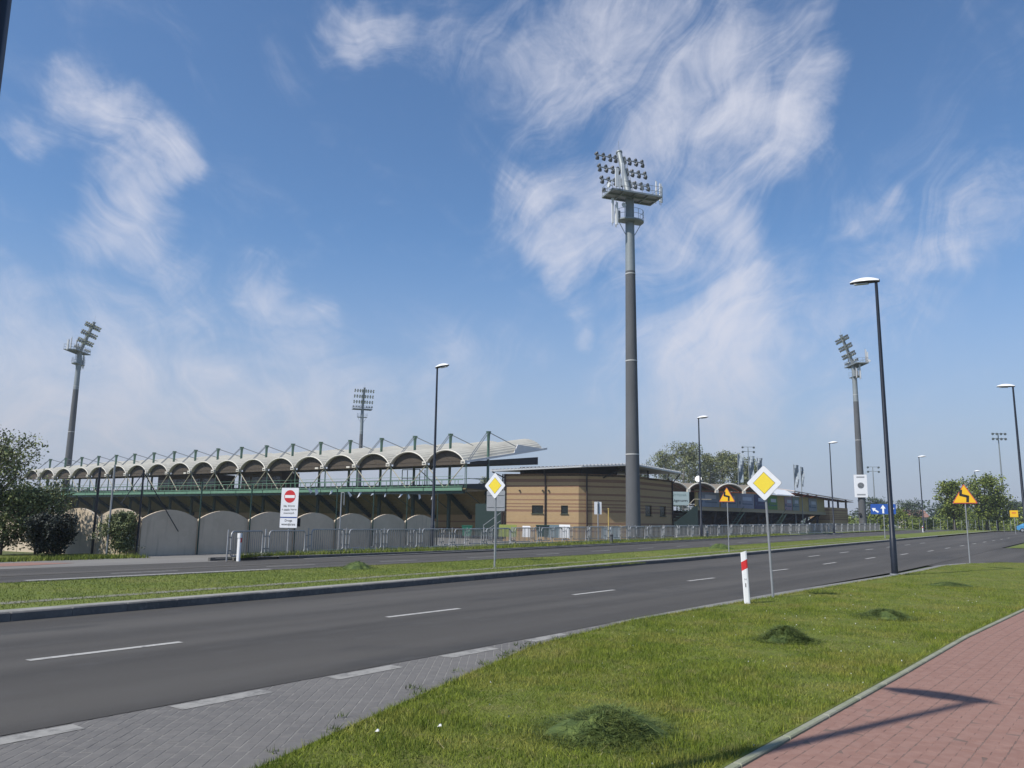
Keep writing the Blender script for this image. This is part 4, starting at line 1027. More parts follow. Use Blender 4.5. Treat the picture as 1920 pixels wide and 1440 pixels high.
# ribbed roof edge: small ribs along the eaves
for (a, c) in ((ro[0], ro[1]), (ro[1], ro[2]), (ro[2], ro[3])):
    k = int((c - a).length / .42); d = (c - a); inn = Vector((-d.y, d.x, 0)).normalized()
    mb = MB()
    for i in range(k): mb.box(a + d * ((i + .5) / k) + inn * .32 + UP * .06, (.16, .7, .09), (d.normalized(), inn, UP))
    o = mb.build('eave_ribs', m_roofm, rf); o['kind'] = 'stuff'
# clerestory recess (set back) and roof posts with struts
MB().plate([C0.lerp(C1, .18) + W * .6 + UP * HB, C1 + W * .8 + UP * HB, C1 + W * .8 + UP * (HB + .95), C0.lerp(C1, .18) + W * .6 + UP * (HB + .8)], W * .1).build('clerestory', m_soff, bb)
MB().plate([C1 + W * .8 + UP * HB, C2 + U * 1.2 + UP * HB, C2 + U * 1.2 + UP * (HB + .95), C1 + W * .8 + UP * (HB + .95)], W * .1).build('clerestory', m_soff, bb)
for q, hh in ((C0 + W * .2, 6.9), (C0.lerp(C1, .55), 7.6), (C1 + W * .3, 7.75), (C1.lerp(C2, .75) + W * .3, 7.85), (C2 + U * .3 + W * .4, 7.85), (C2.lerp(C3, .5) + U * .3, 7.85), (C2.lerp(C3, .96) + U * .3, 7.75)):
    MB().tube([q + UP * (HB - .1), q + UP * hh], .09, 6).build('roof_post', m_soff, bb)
for q, e, hh in ((C0, E0, hE[0]), (C3, E3, hE[3]), (C1.lerp(C2, .5), Em, hE[2])):
    MB().tube([q + UP * (HB - .4), e.lerp(q, .15) + UP * (hh - .2)], .07, 6).build('roof_strut', m_soff, bb)
# downpipes
for a, b_, f in ((C0, C1, -.01), (C0, C1, .02), (C0, C1, .565), (C1, C2, .16), (C2, C3, .22), (C2, C3, .985)):
    q = a + (b_ - a) * f; q = outw(a, b_, q, .12)
    MB().tube([q, q + UP * (HB - .02)], .09, 6).build('downpipe', m_pipe, bb)
for f in (.22, .53, .61): 
    q = outw(C0, C1, C0 + (C1 - C0) * f, .03); MB().tube([q + UP * 5.05, outw(C0, C1, q, .12) + UP * 5.05], .1, 8).build('vent', m_soff, bb)
# recess with door and steps to the left of the building
q = C0 + Vector((-2.0, 1.2, 0)); MB().plate([C0 + Vector((-.25, .6, 0)), C0 + Vector((-3.2, 1.6, 0)), C0 + Vector((-3.2, 1.6, 3.6)), C0 + Vector((-.25, .6, 3.6))], Vector((.1, .6, 0))).build('gate_wall', mat('gate_dark', (.012, .03, .024), .5), bb)
MB().bar(C0 + Vector((-2.2, .2, .4)), C0 + Vector((-.3, -.1, 1.7)), .06).bar(C0 + Vector((-2.2, .2, 1.2)), C0 + Vector((-.3, -.1, 2.6)), .06).bar(C0 + Vector((-2.2, .2, 0)), C0 + Vector((-2.2, .2, 1.2)), .06).build('stair_rail', m_galv, bb)

# things standing against the foot of the building
def bin_(p, label, m, w=1.1, h=1.15, rz=0.0):
    p = Vector(p); root = thing('waste_bin', label, 'waste bin', p, None)
    vs = []
    for z, k in ((.08, .82), (h * .82, 1.0)): vs += [p + Vector((x * w / 2 * k, y * w * .36 * k, z)) for x, y in ((-1, -1), (1, -1), (1, 1), (-1, 1))]
    MB().add(vs, [(3, 2, 1, 0), (4, 5, 6, 7)] + [(i, (i + 1) % 4, 4 + (i + 1) % 4, 4 + i) for i in range(4)]).build('body', m, root)
    MB().box(p + UP * (h * .86), (w * 1.05, w * .78, h * .07)).build('lid', m, root)
    for x in (-1, 1): MB().tube([p + Vector((x * w * .36, -.36 * w * .7, .08)) - Vector((.03, 0, 0)), p + Vector((x * w * .36, -.36 * w * .7, .08)) + Vector((.03, 0, 0))], .08, 8).build('wheel', m_black, root)
mg = mat('bin_green', (.02, .15, .09), .45)
bin_((-4.2, 80, .1), 'green wheeled waste bin before the brick plinth of the stand', mg, 1.0, 1.25)
bin_((3.3, 82.5, .1), 'dark green waste container at the foot of the sunlit brick wall', mat('bin_dark', (.015, .05, .04), .5), 1.3, 1.4)
def board(p, w, h, m, label, extra=None):
    p = Vector(p); root = thing('leaning_board', label, 'board', p)
    d = (C1 - C0).normalized(); o = Vector((d.y, -d.x, 0))
    MB().plate([p - d * w / 2, p + d * w / 2, p + d * w / 2 + UP * h - o * .1, p - d * w / 2 + UP * h - o * .1], -o * .05).build('panel', m, root)
    for x in (-.35, .35): MB().bar(p + d * (w * x) - o * .04, p + d * (w * x) - o * .35 + UP * .02, .05).build('foot', m_galv, root)
    return root, d, o
fpt = lambda f, o: outw(C0, C1, C0 + (C1 - C0) * f, o)
board(fpt(.12, 1.6), 2.0, 1.3, mat('poster_yellow', (.24, .27, .05), .6, .3, 3, c2=(.05, .12, .03)), 'yellow and green poster board at the foot of the sunlit brick wall')
board(fpt(.36, 1.4), .9, 1.2, m_pw, 'white board at the foot of the brick wall beside the dark container')
board(fpt(.72, 1.5), 1.3, 1.35, mat('panel_teal', (.12, .17, .19), .5), 'grey blue panel leaning at the foot of the brick wall')
board(fpt(.86, 1.5), 1.2, 1.4, m_pw, 'pair of white panels under the small window of the brick wall')
board(fpt(1.45, 1.8), 2.0, 1.2, mat('panel_grey', (.16, .2, .22), .5), 'grey panel board under the shaded brick facet')

# ------------------------------------------------------------------ floodlight masts
KT = 83 / 75
def ht(h): return 1.75 + (h - 1.75) * KT
PITCH_C = Vector((-17, 166, 0))
def flood_tower(x, y, label, antennas=True, poster=False, tall=1.0, seed=0):
    rnd = random.Random(seed); base = Vector((x, y, gz(x, y) - .03)); root = thing('floodlight_mast', label, 'floodlight mast', base, 'stadium floodlight masts')
    hp = ht(32.7) * tall
    def rr(h): return .77 + (.46 - .77) * h / hp
    hs = [(0, ht(25.3) * tall, m_conc, 'lower_shaft'), (ht(25.3) * tall, hp + .2, m_steelL, 'upper_shaft')]
    for a, b, m, nm in hs: MB().tube([base + UP * a, base + UP * b], [rr(a), rr(b)], 24).build(nm, m, root, True)
    for h in (7.7, 16.6, 25.2): MB().tube([base + UP * (ht(h) - .06), base + UP * (ht(h) + .06)], rr(ht(h)) + .025, 24).build('joint_band', m_band, root, True)
    f = (PITCH_C - base); f.z = 0; f.normalize(); rt = Vector((f.y, -f.x, 0)); lean = (UP * math.cos(R(20)) + f * math.sin(R(20))).normalized()
    top = base + UP * hp
    # platform: frame, gratings, railing
    pw, pd = 5.9, 2.5; pc = top - f * .55
    fr = MB()
    for k in range(5): fr.bar(pc + rt * (-pw / 2 + pw * k / 4) - f * pd / 2, pc + rt * (-pw / 2 + pw * k / 4) + f * pd / 2, .14, .16)
    for k in (-1, 0, 1): fr.bar(pc + rt * (-pw / 2) + f * (k * pd / 2), pc + rt * (pw / 2) + f * (k * pd / 2), .16, .18)
    fr.build('platform_frame', m_steelL, root)
    MB().box(pc + UP * .1, (pw - .1, pd - .1, .03), (rt, f, UP)).build('platform_grating', m_galv, root)
    rl = MB()
    cs = [pc + rt * (sx * pw / 2) + f * (sy * pd / 2) for sx, sy in ((-1, -1), (1, -1), (1, 1), (-1, 1))]
    for i in range(4):
        a, b = cs[i], cs[(i + 1) % 4]
        for h in (.55, 1.1): rl.tube([a + UP * h, b + UP * h], .025, 5)
        n = 5 if i % 2 == 0 else 2
        for k in range(n): q = a.lerp(b, k / n); rl.tube([q, q + UP * 1.1], .028, 5)
    rl.build('platform_railing', m_steelL, root)
    # leaning head column with lamp rows
    hl = (ht(38.5) - ht(32.7)) / math.cos(R(20)); hc = top
    MB().tube([hc - lean * .2, hc + lean * hl], [.36, .30], 14).tube([hc + lean * (hl - .05), hc + lean * (hl + .12)], .37, 14).build('head_column', m_steelL, root, True)
    MB().tube([hc + lean * hl, hc + lean * (hl + 1.6) - f * .4], .015, 4).build('lightning_rod', m_rod, root)
    MB().bar(hc + rt * .42 + lean * .3 - f * .1, hc + rt * .42 + lean * (hl - .5) - f * .1, .06, .03).bar(hc + rt * .62 + lean * .3 - f * .1, hc + rt * .62 + lean * (hl - .5) - f * .1, .06, .03).build('ladder', m_steelL, root)
    perp = lean.cross(rt).normalized()
    aim = (f * .75 - UP * .66).normalized()
    lv, lf = [], []
    for row in range(4):
        q = hc + lean * (hl - .95 - 1.78 * row)
        MB().bar(q - rt * 2.95, q + rt * 2.95, .1, .1).build('lamp_bar', m_steelL, root)
        for k in range(8):
            if row == 3 and k in (3, 4): continue
            x = (-2.85 + 5.7 * k / 7)
            if abs(x) < .5: x = .55 * (1 if x > 0 else -1)
            for dz in ((.28, -.30) if row < 3 else (.28,)):
                c = q + rt * x + lean * dz + f * .16; a2 = (aim + rt * rnd.uniform(-.25, .25)).normalized()
                h = MB().tube([c - a2 * .24, c - a2 * .08, c + a2 * .16], [.09, .2, .235], 10).build('floodlight', m_flood, root, True)
                MB().tube([c + a2 * .162, c + a2 * .18], .215, 10).build('reflector', m_refl, h, True)
                MB().bar(c, q + rt * x, .05).build('bracket', m_flood, h)
    # lower half-ring service platform
    hq = ht(30.4) * tall; o = base + UP * hq; rg = []
    for k in range(13): a = R(180 * k / 12); rg.append((math.cos(a) * 1.55, -math.sin(a) * 1.15 - .1))
    rg = [(1.55, .5)] + rg + [(-1.55, .5)]
    MB().plate([o + rt * a + f * b for a, b in rg], -UP * .14).build('service_ring', m_steelL, root)
    rl = MB(); rp_ = [o + rt * a + f * b for a, b in rg]
    for h in (.55, 1.1): rl.tube([q + UP * h for q in rp_], .022, 5)
    for q in rp_[::2]: rl.tube([q, q + UP * 1.1], .024, 5)
    rl.build('ring_railing', m_steelL, root)
    for sx in (-1, 1): MB().tube([o + rt * (sx * 1.4) - UP * .1, base + rt * (sx * .45) + UP * (hq - 1.7)], .04, 5).build('ring_strut', m_steelL, root)
    MB().bar(base - f * .75 + rt * .1 + UP * (hq + .1), base - f * .75 + rt * .1 + UP * hp, .05).bar(base - f * .75 - rt * .25 + UP * (hq + .1), base - f * .75 - rt * .25 + UP * hp, .05).build('ladder', m_steelL, root)
    # antennas
    def ant(p, h, w):
        p = Vector(p); a = MB().box(p + UP * h / 2, (w, .13, h), (rt, f, UP)).build('panel_antenna', m_ant, root)
        MB().tube([p + f * .16 - UP * .25, p + f * .16 + UP * (h + .2)], .035, 5).build('antenna_pole', m_galv, a)
    if antennas:
        L = pc - rt * (pw / 2) - f * (pd / 2)
        for dx, h0, h, w in ((.45, .25, 2.1, .36), (1.15, .45, 2.6, .3), (.8, .1, 1.4, .16)): ant(L + rt * dx - f * .1 + UP * h0, h, w)
        Rr = pc + rt * (pw / 2 + .35) - f * .4
        for dx, dy, h0, h, w in ((.0, 0, -.2, 2.1, .24), (.35, .35, -.1, 1.9, .2), (-.15, .6, .1, 2.3, .14)): ant(Rr + rt * dx + f * dy + UP * h0, h, w)
        Lq = o - rt * 1.95
        for dx, dy, h0, h, w in ((-.25, -.3, -.6, 2.8, .24), (.15, -.5, -.8, 2.5, .22), (.4, .2, -.5, 2.1, .14)): ant(Lq + rt * dx + f * dy + UP * h0, h, w)
        MB().box(Lq + rt * .55 + UP * .45, (.35, .4, 1.0), (rt, f, UP)).build('radio_unit', m_galv, root)
        dd = base + rt * (-.95) - f * .4 + UP * (hp - 1.0)
        MB().tube([dd - f * .05, dd - f * .12], .26, 12).build('dish', m_ant, root, True)
        d2 = L - rt * .35 + UP * .35; MB().tube([d2, d2 - rt * .15], .27, 12).build('dish', m_ant, root, True)
        MB().bar(L + UP * .3, L - rt * .3 + UP * .35, .05).build('dish_arm', m_galv, root)
    if poster:
        z0, z1 = 6.4, 11.0; n_ = Vector((-.40, -.92, 0)).normalized(); r_ = Vector((-n_.y, n_.x, 0)); c = base + UP * ((z0 + z1) / 2)
        for s_, nn, rrr, nm in ((1, n_, r_, 'poster_panel'),):
            pp = MB().box(c + nn * .95, (2.4, .06, z1 - z0), (rrr, nn, UP)).build(nm, m_signw, root)
            MB().tube([c + nn * .985 + UP * .1, c + nn * 1.0 + UP * .1], .62, 20).build('dark_emblem', mat('emblem_dark', (.05, .06, .07), .6, .5, 3, c2=(.35, .36, .38)), pp)
            for zz, w_ in ((1.8, 1.5), (-1.75, 1.6)): MB().box(c + nn * .985 + UP * zz, (w_, .02, .28), (rrr, nn, UP)).build('text_strip', mat('text_grey', (.25, .26, .28), .6), pp)
        MB().box(c - r_ * 1.22 + n_ * .05, (.06, 1.8, z1 - z0), (r_, n_, UP)).build('poster_panel', m_pw, root)
        MB().tube([base + Vector((-.7, -.5, 3.0)), base + Vector((-.9, -.75, 3.0))], .3, 10).build('junction_box', m_black, root)
    return root
flood_tower(11.35 * KT, 83, 'thick floodlight mast with antennas in front of the brick building', tall=1.007, seed=1)
flood_tower(-82.0 * KT, 165, 'leaning-headed floodlight mast behind the left end of the vaulted stand', tall=.972, seed=2)
flood_tower(65.1 * KT, 166, 'floodlight mast with a white poster on its shaft at the right', poster=True, tall=.945, seed=3)
flood_tower(-42.2 * KT, 249, 'distant floodlight mast rising over the middle of the stand roof', antennas=False, tall=.957, seed=4)
def small_flood(x, y, h, label, n=4):
    base = Vector((x, y, gz(x, y) - .03)); root = thing('training_light', label, 'floodlight', base, 'slender floodlight poles far off')
    MB().tube([base, base + UP * h], [.28, .12], 8).build('pole', m_steelL, root, True)
    for r_ in (0, 1.3): MB().bar(base + UP * (h - r_) - Vector((1.7, 0, 0)), base + UP * (h - r_) + Vector((1.7, 0, 0)), .12).build('lamp_bar', m_steelL, root)
    for k in range(n):
        for r_ in (0, 1.3):
            c = base + UP * (h - r_) + Vector((-1.6 + 3.2 * k / (n - 1), -.2, 0)); MB().tube([c, c + Vector((-.1, -.4, -.2))], [.22, .34], 8).build('floodlight', m_steelL, root, True)
small_flood(125, 205, 24.5, 'slender far floodlight pole near the right edge', 4)
small_flood(68, 230, 22.5, 'slender far floodlight pole above the bare trees', 2)
small_flood(108, 240, 18, 'faint slender pole right of the poster mast', 2)

# ------------------------------------------------------------------ end stand with banners
F0 = Vector((28.7, 125, 0)); F1 = Vector((62.4, 161, 0)); FD = (F1 - F0).normalized(); FN = Vector((FD.y, -FD.x, 0)); FL = (F1 - F0).length
es = thing('end_stand', 'end stand hung with advertising banners, white arched roof edge and orange trusses', 'grandstand', F0)
def FP(a, t, h): return F0 + FD * a - FN * t + UP * h
m_estw = mat('end_stand_wall', (.36, .29, .13), .85, .2, 1)
MB().plate([FP(0, 0, 3.75), FP(FL, 0, 3.75), FP(FL, 0, 6.9), FP(0, 0, 6.9)], -FN * .3).build('parapet_wall', m_estw, es)
MB().box(FP(FL / 2, -.1, 3.95), (FL, .3, .5), (FD, FN, UP)).build('parapet_beam', mat('beam_tan', (.30, .26, .17), .8), es)
for k in range(10):
    a = 2 + k * (FL - 4) / 9
    MB().bar(FP(a, .3, 3.75), FP(a - 2.6, 4.5, .3), .4, .5).build('raker_beam', m_soff, es)
    MB().bar(FP(a, .6, 3.7), FP(a - .6, .8, 0), .35).build('column', m_soff, es)
MB().plate([FP(0, 5, -.2), FP(FL, 5, -.2), FP(FL, 5, 3.7), FP(0, 5, 3.7)], -FN * .3).build('back_wall', mat('end_back', (.10, .075, .055), .9, .3, .6), es)
MB().plate([FP(0, 5.5, 3.0), FP(FL, 5.5, 3.0), FP(FL, .2, 3.74), FP(0, .2, 3.74)], UP * .05).build('terrace', m_soff, es)
for k, a in enumerate((8, 24)):
    b = MB()
    for j in range(9): b.box(FP(a + j * .55, -.8, .2 + j * .38), (.5, 1.0, .07), (FD, FN, UP))
    b.bar(FP(a, -1.3, .2), FP(a + 5, -1.3, 3.6), .07, .2).bar(FP(a, -1.3, 1.2), FP(a + 5, -1.3, 4.6), .06).build('stairs', m_dgreen if k else m_green, es)
# arched roof over the left part: vault row set more across the view
AD = Vector((math.cos(R(20)), math.sin(R(20)), 0)); AN = Vector((AD.y, -AD.x, 0)); AB = 5.05; AO = Vector((1.178 * 19.4, 121.8, 0))
AO = Vector(((1236 - 960) / 1504 * 122, 122, 0))
def AP(a, t, h): return AO + AD * (a * AB) - AN * t + UP * h
for i in range(4):
    prof = [(.5 + .49 * math.sin(R(62) * x) / math.sin(R(62)), (math.cos(R(62) * x) - math.cos(R(62))) / (1 - math.cos(R(62))) * 1.1) for x in [-1 + 2 * k / 14 for k in range(15)]]
    vs = [AP(i + q[0], t, 6.75 + q[1] + .04 * t) for t in (0, 9) for q in prof]
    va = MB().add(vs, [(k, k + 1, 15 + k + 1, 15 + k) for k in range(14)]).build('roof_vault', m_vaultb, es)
    MB().tube([AP(i + q[0], -.1, 6.78 + q[1]) for q in prof], .12, 6).build('arch_trim', m_trim, va, True)
    MB().box(AP(i + 1, -.15, 6.65), (.5, .4, .45), (AD, AN, UP)).build('gutter_box', m_trim, es)
    MB().bar(AP(i, .6, 6.6), AP(i + 1, .6, 6.6), .16).bar(AP(i, .6, 6.6), AP(i + .5, .6, 7.7), .1).bar(AP(i + 1, .6, 6.6), AP(i + .5, .6, 7.7), .1).build('roof_truss', m_orange if i >= 2 else mat('brown_truss', (.16, .06, .035), .6), es)
MB().plate([AP(-.2, 5, 4.5), AP(2, 5, 4.5), AP(2, 5, 7.2), AP(-.2, 5, 7.2)], -AN * .2).build('inner_wall', m_tymp, es)
# long mono-pitch roof over the right part
RA0, RA1 = FP(21.5, .0, 0), FP(FL + 5.5, 0, 0)
q0, q1 = FP(33, -1.2, 7.75), FP(61.5, -1.2, 6.75)
MB().plate([q0, q1, q1 - FN * 4 + UP * .55, q0 - FN * 4 + UP * .65], UP * .1).build('long_roof', mat('roof_pink', (.66, .55, .49), .5), es)
MB().plate([q0 - UP * .35 + FN * .0, q1 - UP * .3, q1 - FN * 2.5 - UP * .3, q0 - FN * 2.5 - UP * .5], UP * .1).build('roof_fascia', mat('roof_brown', (.10, .028, .02), .7), es)
MB().plate([FP(25.5, -1.3, 6.85), FP(32.8, -1.3, 6.85), FP(33.2, .6, 7.9), FP(26.2, .6, 7.95)], UP * .12).build('white_end_panel', m_pw, es)
for k in range(3): MB().bar(FP(33.5 + k * 4, -.4, 6.85), FP(35.5 + k * 4, -1.0, 7.6 - k * .15), .14).build('roof_truss', m_orange, es)
# stair tower at the far end
T0 = FP(FL + .4, -.8, 0); tw = MB()
tv = [T0, T0 + FD * 9.5, T0 + FD * 9.5 - FN * 4, T0 - FN * 4]
for i in range(4): tw.add([tv[i] - UP * .2, tv[(i + 1) % 4] - UP * .2, tv[(i + 1) % 4] + UP * 5.2, tv[i] + UP * 5.2], [(0, 1, 2, 3)])
tw.add([v + UP * 5.2 for v in tv], [(0, 1, 2, 3)]).build('stair_tower', m_brick, es)
for x in (.3, 5.0, 9.2): MB().bar(T0 + FD * x - FN * .2 + UP * 5.2, T0 + FD * x - FN * .2 + UP * 6.9, .3).build('tower_post', m_soff, es)
# banners
ban = [(0.6, 7.0, 'banner_blue', (.20, .25, .33), 'pale blue banner, leftmost on the end stand parapet'), (7.6, 13.2, 'banner_blue2', (.22, .26, .33), 'pale blue banner behind the amber bend sign'),
       (13.3, 19.2, 'banner_grey', (.24, .25, .32), 'pale grey banner right of the amber bend sign'), (19.4, 24.2, 'banner_navy', (.05, .05, .12), 'dark navy banner on the end stand'),
       (24.6, 28.4, 'banner_green', (.10, .22, .06), 'green banner partly hidden by the big diamond sign'), (31.5, 34.6, 'banner_lilac', (.30, .24, .30), 'lilac banner right of the big diamond sign'),
       (34.9, 37.8, 'banner_sea', (.20, .26, .25), 'grey green banner beside the lilac banner'), (42.2, 46.0, 'banner_slate', (.23, .26, .30), 'slate banner near the right end of the stand')]
for a0, a1, nm, c, lab in ban:
    a0 = a0 * FL / 50; a1 = a1 * FL / 50
    root = thing('banner', lab, 'banner', FP((a0 + a1) / 2, -.1, 4.25), 'banners on the end stand')
    MB().plate([FP(a0, -.06, 4.3), FP(a1, -.06, 4.3), FP(a1, -.06, 6.75), FP(a0, -.06, 6.75)], FN * .04).build('sheet', mat(nm, c, .7, .2, 1.5), root)
    mid = (a0 + a1) / 2; w = (a1 - a0)
    mm = mat('banner_mark', (.06, .10, .16), .7); mo = mat('banner_pale', (.38, .42, .5), .7)
    MB().plate([FP(a0 + w * .28, -.12, 4.95), FP(a0 + w * .9, -.12, 4.95), FP(a0 + w * .9, -.12, 5.12), FP(a0 + w * .28, -.12, 5.12)], FN * .01).build('text_bar', mm, root)
    MB().plate([FP(a0 + w * .3, -.12, 5.6), FP(a0 + w * .85, -.12, 5.6), FP(a0 + w * .85, -.12, 6.2), FP(a0 + w * .3, -.12, 6.2)], FN * .01).build('picture_block', mo, root)
    q = FP(a0 + w * .13, -.12, 5.2); MB().tube([q, q + FN * .015], .3, 12).build('round_mark', mm, root)
q = Vector(((1274 - 960) / 1504 * 121 + .0, 121, 0)); root = thing('text_banner', 'pale banner with dark lettering between the brick building and the end stand', 'banner', q + UP * 4.3)
MB().box(q + UP * 5.35, (2.9, .06, 2.0)).build('sheet', mat('banner_pale_teal', (.34, .42, .42), .7), root)
text_on('lettering', 'CZYTELNIA', q + Vector((-.1, -.035, 5.85)), Vector((1, 0, 0)), UP, mat('text_teal', (.08, .14, .14), .7), root, width=2.3, height=.34)
text_on('lettering', 'Lignum', q + Vector((0, -.035, 5.0)), Vector((1, 0, 0)), UP, m_black, root, width=2.4, height=.5, bold=True)
MB().bar(q + Vector((-1.2, .1, 4.4)), q + Vector((-1.2, .1, 0)), .1).bar(q + Vector((1.2, .1, 4.4)), q + Vector((1.2, .1, 0)), .1).build('frame', m_dgreen, root)
q = Vector(((1276 - 960) / 1504 * 119, 119, 0)); root = thing('outdoor_stairs', 'green outdoor stairs with white treads below the lettered banner', 'stairs', q)
for k in range(9): MB().box(q + Vector((-1.6 + k * .42, .2, 1.6 + k * .36)), (.42, 1.2, .06)).build('tread', m_pw if k > 5 else m_dgreen, root)
MB().plate([q + Vector((-2.0, -.4, 0)), q + Vector((2.4, -.4, 0)), q + Vector((2.4, -.4, 4.4)), q + Vector((-2.0, -.4, 1.1))], Vector((0, .08, 0))).build('stringer', mat('dark_stringer', (.012, .028, .024), .6), root)
MB().tube([q + Vector((1.0, -.5, 4.3)), q + Vector((1.9, -.5, 5.2)), q + Vector((4.4, -.5, 5.2))], .05, 5).build('handrail', m_strut, root)
# satellite dish
q = Vector(((1311 - 960) / 1504 * 121.5, 121.5, 0)); root = thing('satellite_dish', 'white satellite dish on the arched roof edge', 'satellite dish', q + UP * 7.6)
MB().tube([q + UP * 7.5, q + UP * 8.1], .05, 6).build('stand', m_galv, root); vs = []; 
MB().tube([q + UP * 8.25 + Vector((.0, .1, 0)), q + UP * 8.25 + Vector((-.05, 0, .02)), q + UP * 8.28 + Vector((-.12, -.14, .05))], [.1, .4, .5], 16).build('reflector', m_pw, root, True)
MB().tube([q + Vector((-.1, -.1, 7.7)), q + Vector((-.5, -.9, 8.3))], .03, 5).build('feed_arm', m_galv, root)
# flags on the roof
for i, (u, v0, v1, z, w, lab) in enumerate([(1385, 862, 915, 150, 1.0, 'leftmost tall vertical flag above the arched roof'), (1405, 866, 912, 150, .95, 'second tall vertical flag above the arched roof'), (1421, 870, 905, 150, .9, 'third tall vertical flag, just above the big diamond sign'),
        (1489, 883, 925, 152, .9, 'left flag of the pair over the long roof'), (1502, 887, 923, 152, .5, 'right flag of the pair over the long roof')]):
    x = (u - 960) / 1504 * z * 1.0; h1 = 1.75 + (979.5 + (u - 960) * .014 - 3.5 - v0) * z / 1504; h0 = 1.75 + (979.5 + (u - 960) * .014 - 3.5 - v1) * z / 1504
    base = Vector((x, z, gz(x, z))); root = thing('flag', lab, 'flag', base, 'tall vertical flags behind the end stand')
    MB().tube([base, base + UP * h1], .08, 6).build('flagpole', m_steelL, root, True)
    vs = []; n = 8
    for k in range(n + 1):
        for j in range(4):
            vs.append(base + Vector((.05 + w * 1.05 * j / 3 * (1 - .25 * (k / n) ** 2), .3 * math.sin(k * .9 + j * 1.3 + i), h1 - .1 - (h1 - h0) * k / n)))
    MB().add(vs, [(k * 4 + j, k * 4 + j + 1, (k + 1) * 4 + j + 1, (k + 1) * 4 + j) for k in range(n) for j in range(3)]).build('cloth', mat('flag_cloth', (.16, .21, .25), .7, .5, .8, c2=(.5, .52, .55)), root)

# ------------------------------------------------------------------ trees and shrubs
def leafmat(name, c, c2):
    m = multinoise(name, [c, c2, tuple(x * 1.5 for x in c)], [(.5, .4, .6, .8, A1), (1.7, .5, .7, .6, A1)], rough=.6, bump=0, attr='rnd', spec=.3)
    return m
def leaf_cloud(name, centers, per, size, m, parent, spread, aspect=.6):
    k = len(centers) * per; c = np.repeat(np.asarray([tuple(q) for q in centers]), per, axis=0)
    sp = np.repeat(np.asarray(spread), per) if hasattr(spread, '__len__') else np.full(k, spread)
    d = rng.normal(0, 1, (k, 3)); d /= np.linalg.norm(d, axis=1)[:, None]; d *= (rng.uniform(0, 1, k) ** .45 * sp)[:, None]; d[:, 2] *= .8
    p = c + d; a = rng.normal(0, 1, (k, 3)); a /= np.linalg.norm(a, axis=1)[:, None]; b = np.cross(a, rng.normal(0, 1, (k, 3))); b /= np.linalg.norm(b, axis=1)[:, None]
    s = size * rng.uniform(.6, 1.3, k)
    P = np.zeros((k, 4, 3)); P[:, 0] = p - a * s[:, None] / 2; P[:, 1] = p + b * (s * aspect / 2)[:, None]; P[:, 2] = p + a * s[:, None] / 2; P[:, 3] = p - b * (s * aspect / 2)[:, None]
    me = bpy.data.meshes.new(name); me.vertices.add(k * 4); me.vertices.foreach_set('co', P.reshape(-1)); me.loops.add(k * 4); me.loops.foreach_set('vertex_index', np.arange(k * 4, dtype=np.int32))
    me.polygons.add(k); me.polygons.foreach_set('loop_start', np.arange(0, k * 4, 4, dtype=np.int32)); me.update(calc_edges=True)
    at = me.attributes.new('rnd', 'FLOAT', 'FACE'); at.data.foreach_set('value', rng.uniform(0, 1, k).astype(np.float32))
    me.materials.append(m); o = bpy.data.objects.new(name, me); col.objects.link(o)
    if parent is not None: o.parent = parent; o.location = -wloc(parent)
    return o
def tree(x, y, h, cw, label, m_leaf, trunk_h=.3, leaves=30, size=.25, nb=60, cat='tree', bark=m_bark, upright=.5, name='tree', group=None, trunk_r=None, spread=.9, seed=0, z=None):
    rnd = random.Random(seed + int(x * 13 + y * 7)); base = Vector((x, y, gz(x, y) if z is None else z)); root = thing(name, label, cat, base, group)
    tr = trunk_r or h * .022; lean = Vector((rnd.uniform(-.06, .06), rnd.uniform(-.06, .06), 0))
    trunk = MB(); top = base + UP * (h * .8) + lean * h
    trunk.tube([base - UP * .2, base + UP * h * trunk_h * .5 + lean * h * .2, base + UP * h * .5 + lean * h * .5, top], [tr * 1.25, tr, tr * .6, tr * .15], 8); trunk.build('trunk', bark, root, True)
    br = MB(); tips = []
    for i in range(nb):
        t = trunk_h + (.95 - trunk_h) * (i + rnd.random()) / nb
        s = base + UP * (h * t * .8) + lean * h * t; a = rnd.uniform(0, 6.28)
        prof = math.sin(math.pi * min(1, max(.03, ((t - trunk_h) / (1 - trunk_h)) * .82 + .18))) ** .7
        L = cw * .5 * prof * rnd.uniform(.55, 1.1); d = Vector((math.cos(a), math.sin(a), upright + rnd.uniform(-.15, .3)))
        e = s + d * L; mid = s + d * L * .5 + Vector((0, 0, L * .08))
        br.tube([s, mid, e], [tr * .32 * (1.1 - t), tr * .18 * (1.1 - t), .012], 4, cap=False)
        tips += [e, s.lerp(e, .72), s.lerp(e, .5) + Vector((rnd.uniform(-1, 1), rnd.uniform(-1, 1), rnd.uniform(-.5, .8))) * L * .22]
        for j in range(2):
            e2 = mid + Vector((math.cos(a + rnd.uniform(-1, 1)), math.sin(a + rnd.uniform(-1, 1)), upright + rnd.uniform(-.1, .5))) * L * .5; br.tube([mid, e2], [tr * .12, .01], 3, cap=False); tips.append(e2)
    br.build('branches', bark, root)
    tips.append(top)
    leaf_cloud('crown', tips, leaves, size, m_leaf, root, spread)
    return root
lf_pop = leafmat('leaf_poplar', (.16, .18, .075), (.12, .13, .06)); lf_green = leafmat('leaf_green', (.13, .165, .03), (.09, .12, .026)); lf_dark = leafmat('leaf_dark', (.025, .032, .025), (.018, .022, .018))
